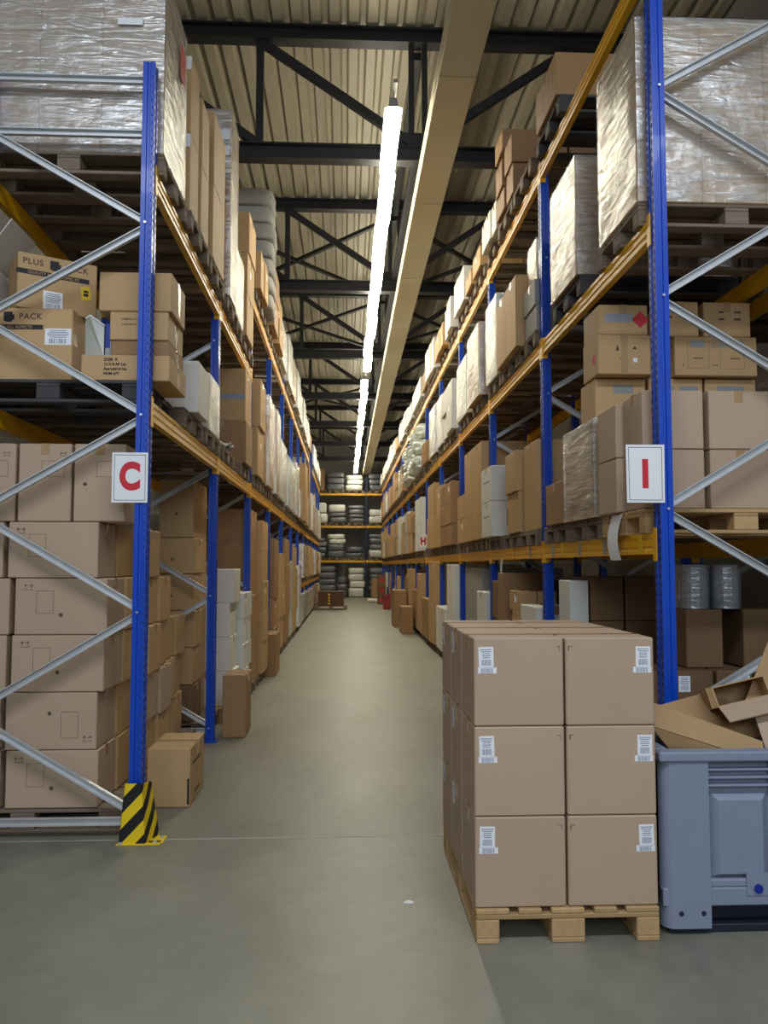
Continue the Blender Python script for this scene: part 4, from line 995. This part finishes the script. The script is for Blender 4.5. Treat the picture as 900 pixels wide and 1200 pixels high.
scrap('brown cardboard sheet flat in the left of the bin',(1.66,4.05,.66),.3,.3,(8,4,10),0,'brown')
scrap('brown cardboard sheet buried in the middle of the bin',(2.1,4.0,.68),.4,.3,(6,-4,-10),0,'brown')
scrap('dark brown cardboard strip behind the open sleeve in the bin',(2.1,4.3,.84),.36,.2,(70,6,4),0,'dark')
t=thing('cardboard_sleeve','open cardboard sleeve showing its dark inside on top of the scraps','cardboard scrap',(1.97,4.1,.935),0,'scraps in the bin'); t.rotation_euler=(math.radians(-14),math.radians(-14),math.radians(-6))
mb=MB(); mb.box(-.13,.13,-.1,.14,0,.006); mb.box(-.13,.13,-.1,.14,.094,.1); mb.box(-.13,-.124,-.1,.14,.006,.094); mb.box(.124,.13,-.1,.14,.006,.094); mb.box(-.124,.124,.134,.14,.006,.094)
mb.build('body','scrap',t)
f=MB().box(-.13,.13,-.13,0,0,.006).build('flap','pinkish',t,(0,-.1,0)); f.rotation_euler=(math.radians(38),0,0)
f=MB().box(-.006,0,-.09,0,.0,.1).build('flap','scrap',t,(-.13,-.1,0)); f.rotation_euler=(0,0,math.radians(-30))

# ================================================================== COLUMN GUARD
g=thing('column_guard','black and yellow striped steel guard at the foot of the first left upright','column guard',(-1.24,5.005,0)); g.scale=(.84,.8,.97)
mb=MB()
# front plate (slightly leaning) and aisle-side wing
def slabq(q,n,t):
    n=Vector(n).normalized()*t; vs=[Vector(p) for p in q]; mb.add([tuple(v) for v in vs]+[tuple(v+n) for v in vs],[(3,2,1,0),(4,5,6,7),(0,1,5,4),(1,2,6,5),(2,3,7,6),(3,0,4,7)])
slabq([(-.085,-.045,0),(.095,-.045,0),(.062,-.02,.355),(-.055,-.02,.355)],(0,1,0),.006)
slabq([(.095,-.045,0),(.155,.16,0),(.092,.15,.335),(.062,-.02,.355)],(-1,.2,0),.006)
slabq([(-.085,.16,0),(-.085,-.045,0),(-.055,-.02,.355),(-.055,.15,.335)],(1,0,0),.006)
mb.build('guard_plate','stripes',g)
MB().cham(-.1,.2,-.06,.02,0,.008,.002).cham(.11,.215,-.02,.13,0,.008,.002).build('base_flange','yellow',g)
for p in((.16,-.02),(.185,.08),(-.07,-.052)): MB().cyl((p[0],p[1],.008),.014,.01,6).build('anchor_bolt','galv',g)

# ================================================================== SIGNS
def sign(label,ch,x0,x1,y,z0,z1,bend=0):
    t=thing('paper_sign',label,'sign',((x0+x1)/2,y,(z0+z1)/2)); w,h=(x1-x0)/2,(z1-z0)/2; N=8
    def yy(u,v): return -bend*(u/w)**2*.5 - bend*.4*(v/h)*(u/w)
    mb=MB(); vs=[]; fs=[]
    for s in(0,-.0012):
        for i in range(N+1):
            for j in range(N+1):
                u=-w+2*w*i/N; v=-h+2*h*j/N; vs.append((u,yy(u,v)+s,v))
    k=(N+1)**2
    for i in range(N):
        for j in range(N):
            a=i*(N+1)+j; fs.append((a,a+1,a+N+2,a+N+1)); fs.append((k+a,k+a+N+1,k+a+N+2,k+a+1))
    mb.add(vs,fs); mb.build('sheet','paper',t,smooth=False)
    mb=MB(); e=.014
    for a,b,c,d in((-w+e,w-e,-h+e,-h+e+.002),(-w+e,w-e,h-e-.002,h-e),(-w+e,-w+e+.002,-h+e,h-e),(w-e-.002,w-e,-h+e,h-e)):
        for q in range(10):
            a0,a1=a+(b-a)*q/10,a+(b-a)*(q+1)/10; c0,c1=c+(d-c)*q/10,c+(d-c)*(q+1)/10
            if b-a<.01: a0,a1=a,b
            else: c0,c1=c,d
            ya=yy((a0+a1)/2,(c0+c1)/2)
            mb.box(a0,a1,ya-.0034,ya-.0008,c0,c1)
    mb.build('border_line','ink' ,t)
    if ch=='I': MB().box(-.017,.017,-.0026-bend*.06,-.0012,-.082,.082).build('letter','red',t)
    else:
        tm=text_mesh(ch,.205 if ch=='C' else .2,.011,'red'); tm.name='letter'
        o=obj('letter',tm,t,(0,-.0022,0)); o.rotation_euler=(PI/2,0,0); o.scale=(.84,1.07,1)
    return t
sign('white paper sign with red letter C on the first left upright','C',-1.415,-1.2,5.042,2.0,2.305)
sign('white paper sign with red letter I on the first right upright','I',1.565,1.782,4.52,1.972,2.298,.008)
sign('white paper sign with red letter H on a far right upright','H',1.6,1.79,RY[5]-.06,2.0,2.3)
def strip(label,x,y,z,w,l,curve,m='paper'):
    t=thing('paper_strip',label,'paper strip',(x,y,z)); vs=[]; N=10
    for s in(0,-.0012):
        for i in range(N+1):
            f=i/N; yv=math.sin(f*PI)*curve; xx=-f*curve*.6
            vs+=[(s+xx*0-curve*math.sin(f*2.4)*.5,yv-w/2,-l*f),(s+xx*0-curve*math.sin(f*2.4)*.5,yv+w/2,-l*f)]
    k=2*(N+1); fs=[]
    for i in range(N): a=2*i; fs+=[(a,a+1,a+3,a+2),(k+a,k+a+2,k+a+3,k+a+1)]
    MB().add(vs,fs).build('sheet',m,t)
strip('curled white paper strip hanging over the right lower beam, first bay',1.7305,5.17,1.945,.2,.29,.045)
strip('white paper strip hanging under the right lower beam near the third upright',1.757,9.2,1.70,.12,.2,.02)
# tape marks on the lower right beam
bm0=LABELS['orange front beam of the lower shelf, first bay, right rack']; bm1=LABELS['orange front beam of the lower shelf, second bay, right rack']
for o,y,c in((bm0,.22,'yellow'),(bm0,.9,'greyb'),(bm0,1.5,'greyb'),(bm0,2.0,'yellow'),(bm0,2.3,'greyb'),(bm1,.5,'greyb'),(bm1,1.3,'yellow')):
    MB().box(-.0012,.0002,-.035,.035,-.05,.055).build('tape_mark',c,o,(0,y,0))

# ================================================================== END OF THE AISLE
EX=[-1.75,1.07,3.9]; EY=42.5
def eframe(x,label):
    t=thing('upright_frame',label,'rack upright',(x,EY,0),0,'uprights of the end rack')
    me=cached('np',lambda:MB().chan((0,0,.01),(0,0,6.2),.1,.075,.012,up=(1,0,0)).mesh('post','navy')); a=obj('front_post',me,t,(0,.0,0),PI/2); b=obj('rear_post',me,t,(0,1.1,0),-PI/2)
    for i,z in enumerate((.6,1.8,3.0,4.2)): obj('diagonal_brace',cached(('eb',i%2),lambda:MB().chan((0,.1,0 if i%2 else 1.0),(0,1.0,1.0 if i%2 else 0),.045,.03,up=(1,0,0)).mesh('diagonal_brace','galv')),t,(0,0,z))
eframe(1.07,'dark blue upright of the rack closing the end of the aisle'); eframe(-1.75,'left dark blue upright of the rack closing the aisle')
ED={0:0,1:1.9,2:3.68,3:5.36}; EN={0:'floor',1:'lower shelf',2:'middle shelf',3:'top shelf'}
for lv in(1,2,3):
    for b in(0,1):
        if b==1: x0,x1=EX[1]+.05,3.85
        else: x0,x1=EX[0]+.05,EX[1]-.05
        t=thing('shelf_beam',f'orange beam of the end rack, {EN[lv]}, {["left","right"][b]} bay','shelf beam',(x0,EY,ED[lv]-.06),0,'beams of the end rack')
        mb=MB(); mb.cham(0,x1-x0,0,.05,-.06,.06,.006); mb.build('rail','orange',t)
        MB().box(-.047,.004,-.004,0,-.1,.09).build('end_connector','orange',t)
def epile(lv,x0,x1,items,who):
    z=ED[lv]
    if lv: pallet({'left':-1.36,'centre':-.47,'inner':.52,'right':1.6}[who],EY+.55,z,f'pallet on the {EN[lv]} of the end rack under the {who} pile','old',PI/2,'pallets of the end rack',False); z+=PTOP
    n=len(items)
    for r,(m,h) in enumerate(items):
        a=R.uniform(-.04,.04)
        nm={'greyfilm':'dark grey','whitefilm':'white','brown':'brown'}[m]
        if m=='brown': carton(f'brown carton, {who} pile on the {EN[lv]} of the end rack',x0,x1,EY+.02,EY+1.1,z,h,'brown',None); 
        else: slab(f'{nm} wrapped pack, {ROWN[n][r] or "only one"} in the {who} pile, {EN[lv]}, end rack'.replace('top in','top of').replace('bottom in','bottom of'),x0+a,x1+a,EY-.02,EY+1.1,z,h,m,'wrapped packs on the end rack')
        z+=h
G,Wf='greyfilm','whitefilm'
epile(0,-1.6,-.5,[(G,.3),(G,.35),(G,.3),(G,.35),(G,.3)],'left'); epile(0,.16,.98,[(Wf,.5),(Wf,.35),(Wf,.35),(Wf,.3)],'white'); epile(0,1.2,2.0,[(G,.3),(G,.3),(G,.3),(G,.3),(G,.3)],'right'); epile(0,-.45,.08,[(G,.4),(G,.3),(G,.35)],'inner')
epile(1,-1.6,-.98,[(G,.25),(G,.3),(G,.25),(G,.2)],'left'); epile(1,-.9,-.02,[(G,.35),(G,.35),(Wf,.25),(Wf,.25)],'centre'); epile(1,.06,.9,[(G,.25),(G,.3)],'inner'); epile(1,1.2,2.0,[(Wf,.4),(G,.3),(G,.3),(G,.2)],'right')
epile(2,-1.6,-.96,[(Wf,.5),(Wf,.55)],'left'); epile(2,-.85,.02,[(G,.3),(G,.25),(Wf,.4)],'centre'); epile(2,.1,.95,[(G,.25),(G,.2),(G,.25),(G,.2)],'inner'); epile(2,1.2,1.95,[(Wf,.35),(Wf,.35)],'right')
epile(3,-1.65,-1.1,[('brown',1.1)],'left'); epile(3,-1.05,-.1,[(G,.35),(G,.3),(G,.3)],'centre'); epile(3,.0,.92,[(Wf,.3),(Wf,.25),(Wf,.25)],'inner'); epile(3,1.2,1.95,[(G,.3),(G,.3),(G,.25)],'right')
# crate on pallet at the aisle end
pallet(-.53,30.8,0,'wooden pallet on the floor under the dark brown crate, end of aisle','old',PI/2*0,None,False)
t=thing('wooden_crate','dark brown crate with yellow dashes on a pallet near the aisle end','crate',(-.53,30.8,PTOP))
MB().cham(-.47,.47,-.38,.38,0,.5,.01).build('body','crate',t); MB().box(-.48,.48,-.39,.39,.5,.53).build('lid','crate',t)
for z in(.06,.17,.28,.39): MB().box(-.1,-.03,-.383,-.38,z,z+.06).build('yellow_dash','yellow',t)
carton('brown carton on the floor at the far right end of the aisle',1.2,1.6,37.5,38.4,.02,1.0,'brown',None)
slab('white flat pack lying on the floor at the far right aisle end',.98,1.5,36.2,37.2,.0,.16,'whitefilm',None)
for k in range(3): carton(f'red printed carton, {ROWN[3][k]} of the small stack at the far right aisle end',1.36,1.68,34.6,35.4,k*.42,.41,'dark',None,group='red printed cartons'); o=list(LABELS.values())[-1]; marks(o,[(-.1,.1,.12,.24)],'red')

# ================================================================== LIGHT
def area(name,loc,rot,sx,sy,power,col):
    l=bpy.data.lights.new(name,'AREA'); l.shape='RECTANGLE'; l.size=sx; l.size_y=sy; l.energy=power; l.color=col
    o=bpy.data.objects.new(name,l); COL.objects.link(o); o.location=loc; o.rotation_euler=rot; return o
# added cool fill for unseen daylight, set high to keep the lower racks dim, and the lamps of the near end of the hall, behind the camera
area('added_daylight_fill',(0.3,-7.2,5.4),(math.radians(78),0,0),6.5,2.8,370,(.74,.85,1.0))
area('ceiling_lamps_near_hall',(0.2,-.2,6.5),(math.radians(12),0,0),7,.5,310,(.8,.88,1.0))
W=bpy.data.worlds.new('world'); SC.world=W; W.use_nodes=True; W.node_tree.nodes['Background'].inputs[0].default_value=(.5,.55,.6,1); W.node_tree.nodes['Background'].inputs[1].default_value=.05
vs_=SC.view_settings; vs_.view_transform='Standard'; vs_.look='None'; vs_.gamma=1; vs_.use_curve_mapping=False; vs_.exposure=0.0
SC.cycles.use_denoising=True; SC.cycles.max_bounces=7; SC.cycles.transparent_max_bounces=10; SC.cycles.sample_clamp_indirect=6

# ------------------------------------------------------------------ leave out what the photograph shows nothing of
bpy.context.view_layer.update()
def root_of(o):
    while o.parent: o=o.parent
    return o
import numpy as np
from mathutils.bvhtree import BVHTree
def build_tree():
    vs=[]; fs=[]; own=[]; names=[]; off=0
    for o in SC.objects:
        if o.type!='MESH': continue
        me=o.data; n=len(me.vertices)
        co=np.empty(n*3,dtype=np.float64); me.vertices.foreach_get('co',co); co=co.reshape(-1,3)
        m=np.array(o.matrix_world); co=co@m[:3,:3].T+m[:3,3]
        if len(me.polygons)>300 and me.name.startswith('post'):
            keep=[p for p in me.polygons if p.material_index==0]
        else: keep=me.polygons
        vs+=co.tolist(); f=[[i+off for i in p.vertices] for p in keep]; fs+=f
        own+=[len(names)]*len(f); names.append(root_of(o).name); off+=n
    return BVHTree.FromPolygons(vs,fs),own,names
tree,own,names=build_tree()
seen=set(); mw=cam.matrix_world.to_3x3()
def sweep(org,step):
    nx,ny=900//step,1200//step
    for j in range(ny):
        for i in range(nx):
            u=(i+.5)*step-450; v=(j+.5)*step-600
            loc,nr,ix,ds=tree.ray_cast(org,mw@Vector((u/F,-v/F,-1)),80)
            if ix is not None: seen.add(own[ix])
sweep(Vector((0,0,1.62)),2)
for dx in(-.5,.5): sweep(Vector((dx,0,1.62)),5)
roots={names[i] for i in seen}
# what a kept thing stands on stays too
box={}
for o in SC.objects:
    if o.type!='MESH': continue
    r=root_of(o).name; m=np.array(o.matrix_world); c=np.array([v[:] for v in o.bound_box])@m[:3,:3].T+m[:3,3]
    lo,hi=c.min(0),c.max(0)
    if r in box: box[r]=(np.minimum(box[r][0],lo),np.maximum(box[r][1],hi))
    else: box[r]=(lo,hi)
todo=list(roots)
nm=[k for k in box if bpy.data.objects[k].get('kind')!='structure']; LO=np.array([box[k][0] for k in nm]); HI=np.array([box[k][1] for k in nm])
while todo:
    k=todo.pop(); lo,hi=box[k]
    if bpy.data.objects[k].get('category') in(None,'roof truss','steel tie','roof bracing','duct','ceiling light','lighting rail','rack upright','paper strip','sign'): continue
    ok=(abs(HI[:,2]-lo[2])<.025)&(np.minimum(HI[:,0],hi[0])-np.maximum(LO[:,0],lo[0])>.05)&(np.minimum(HI[:,1],hi[1])-np.maximum(LO[:,1],lo[1])>.05)
    for i in np.nonzero(ok)[0]:
        if nm[i] not in roots: roots.add(nm[i]); todo.append(nm[i])
kill=[]
def collect(o):
    kill.append(o)
    for c in o.children: collect(c)
kids={}
for o in list(SC.objects):
    if o.type in('MESH','EMPTY') and root_of(o).name not in roots and root_of(o).get('kind')!='structure': kill.append(o)
nk=len({root_of(o).name for o in kill})
bpy.data.batch_remove(kill)
print('kept',len(roots),'dropped',nk,'objects',len(SC.objects))
for o in SC.objects:
    if 'dims' in o: del o['dims']
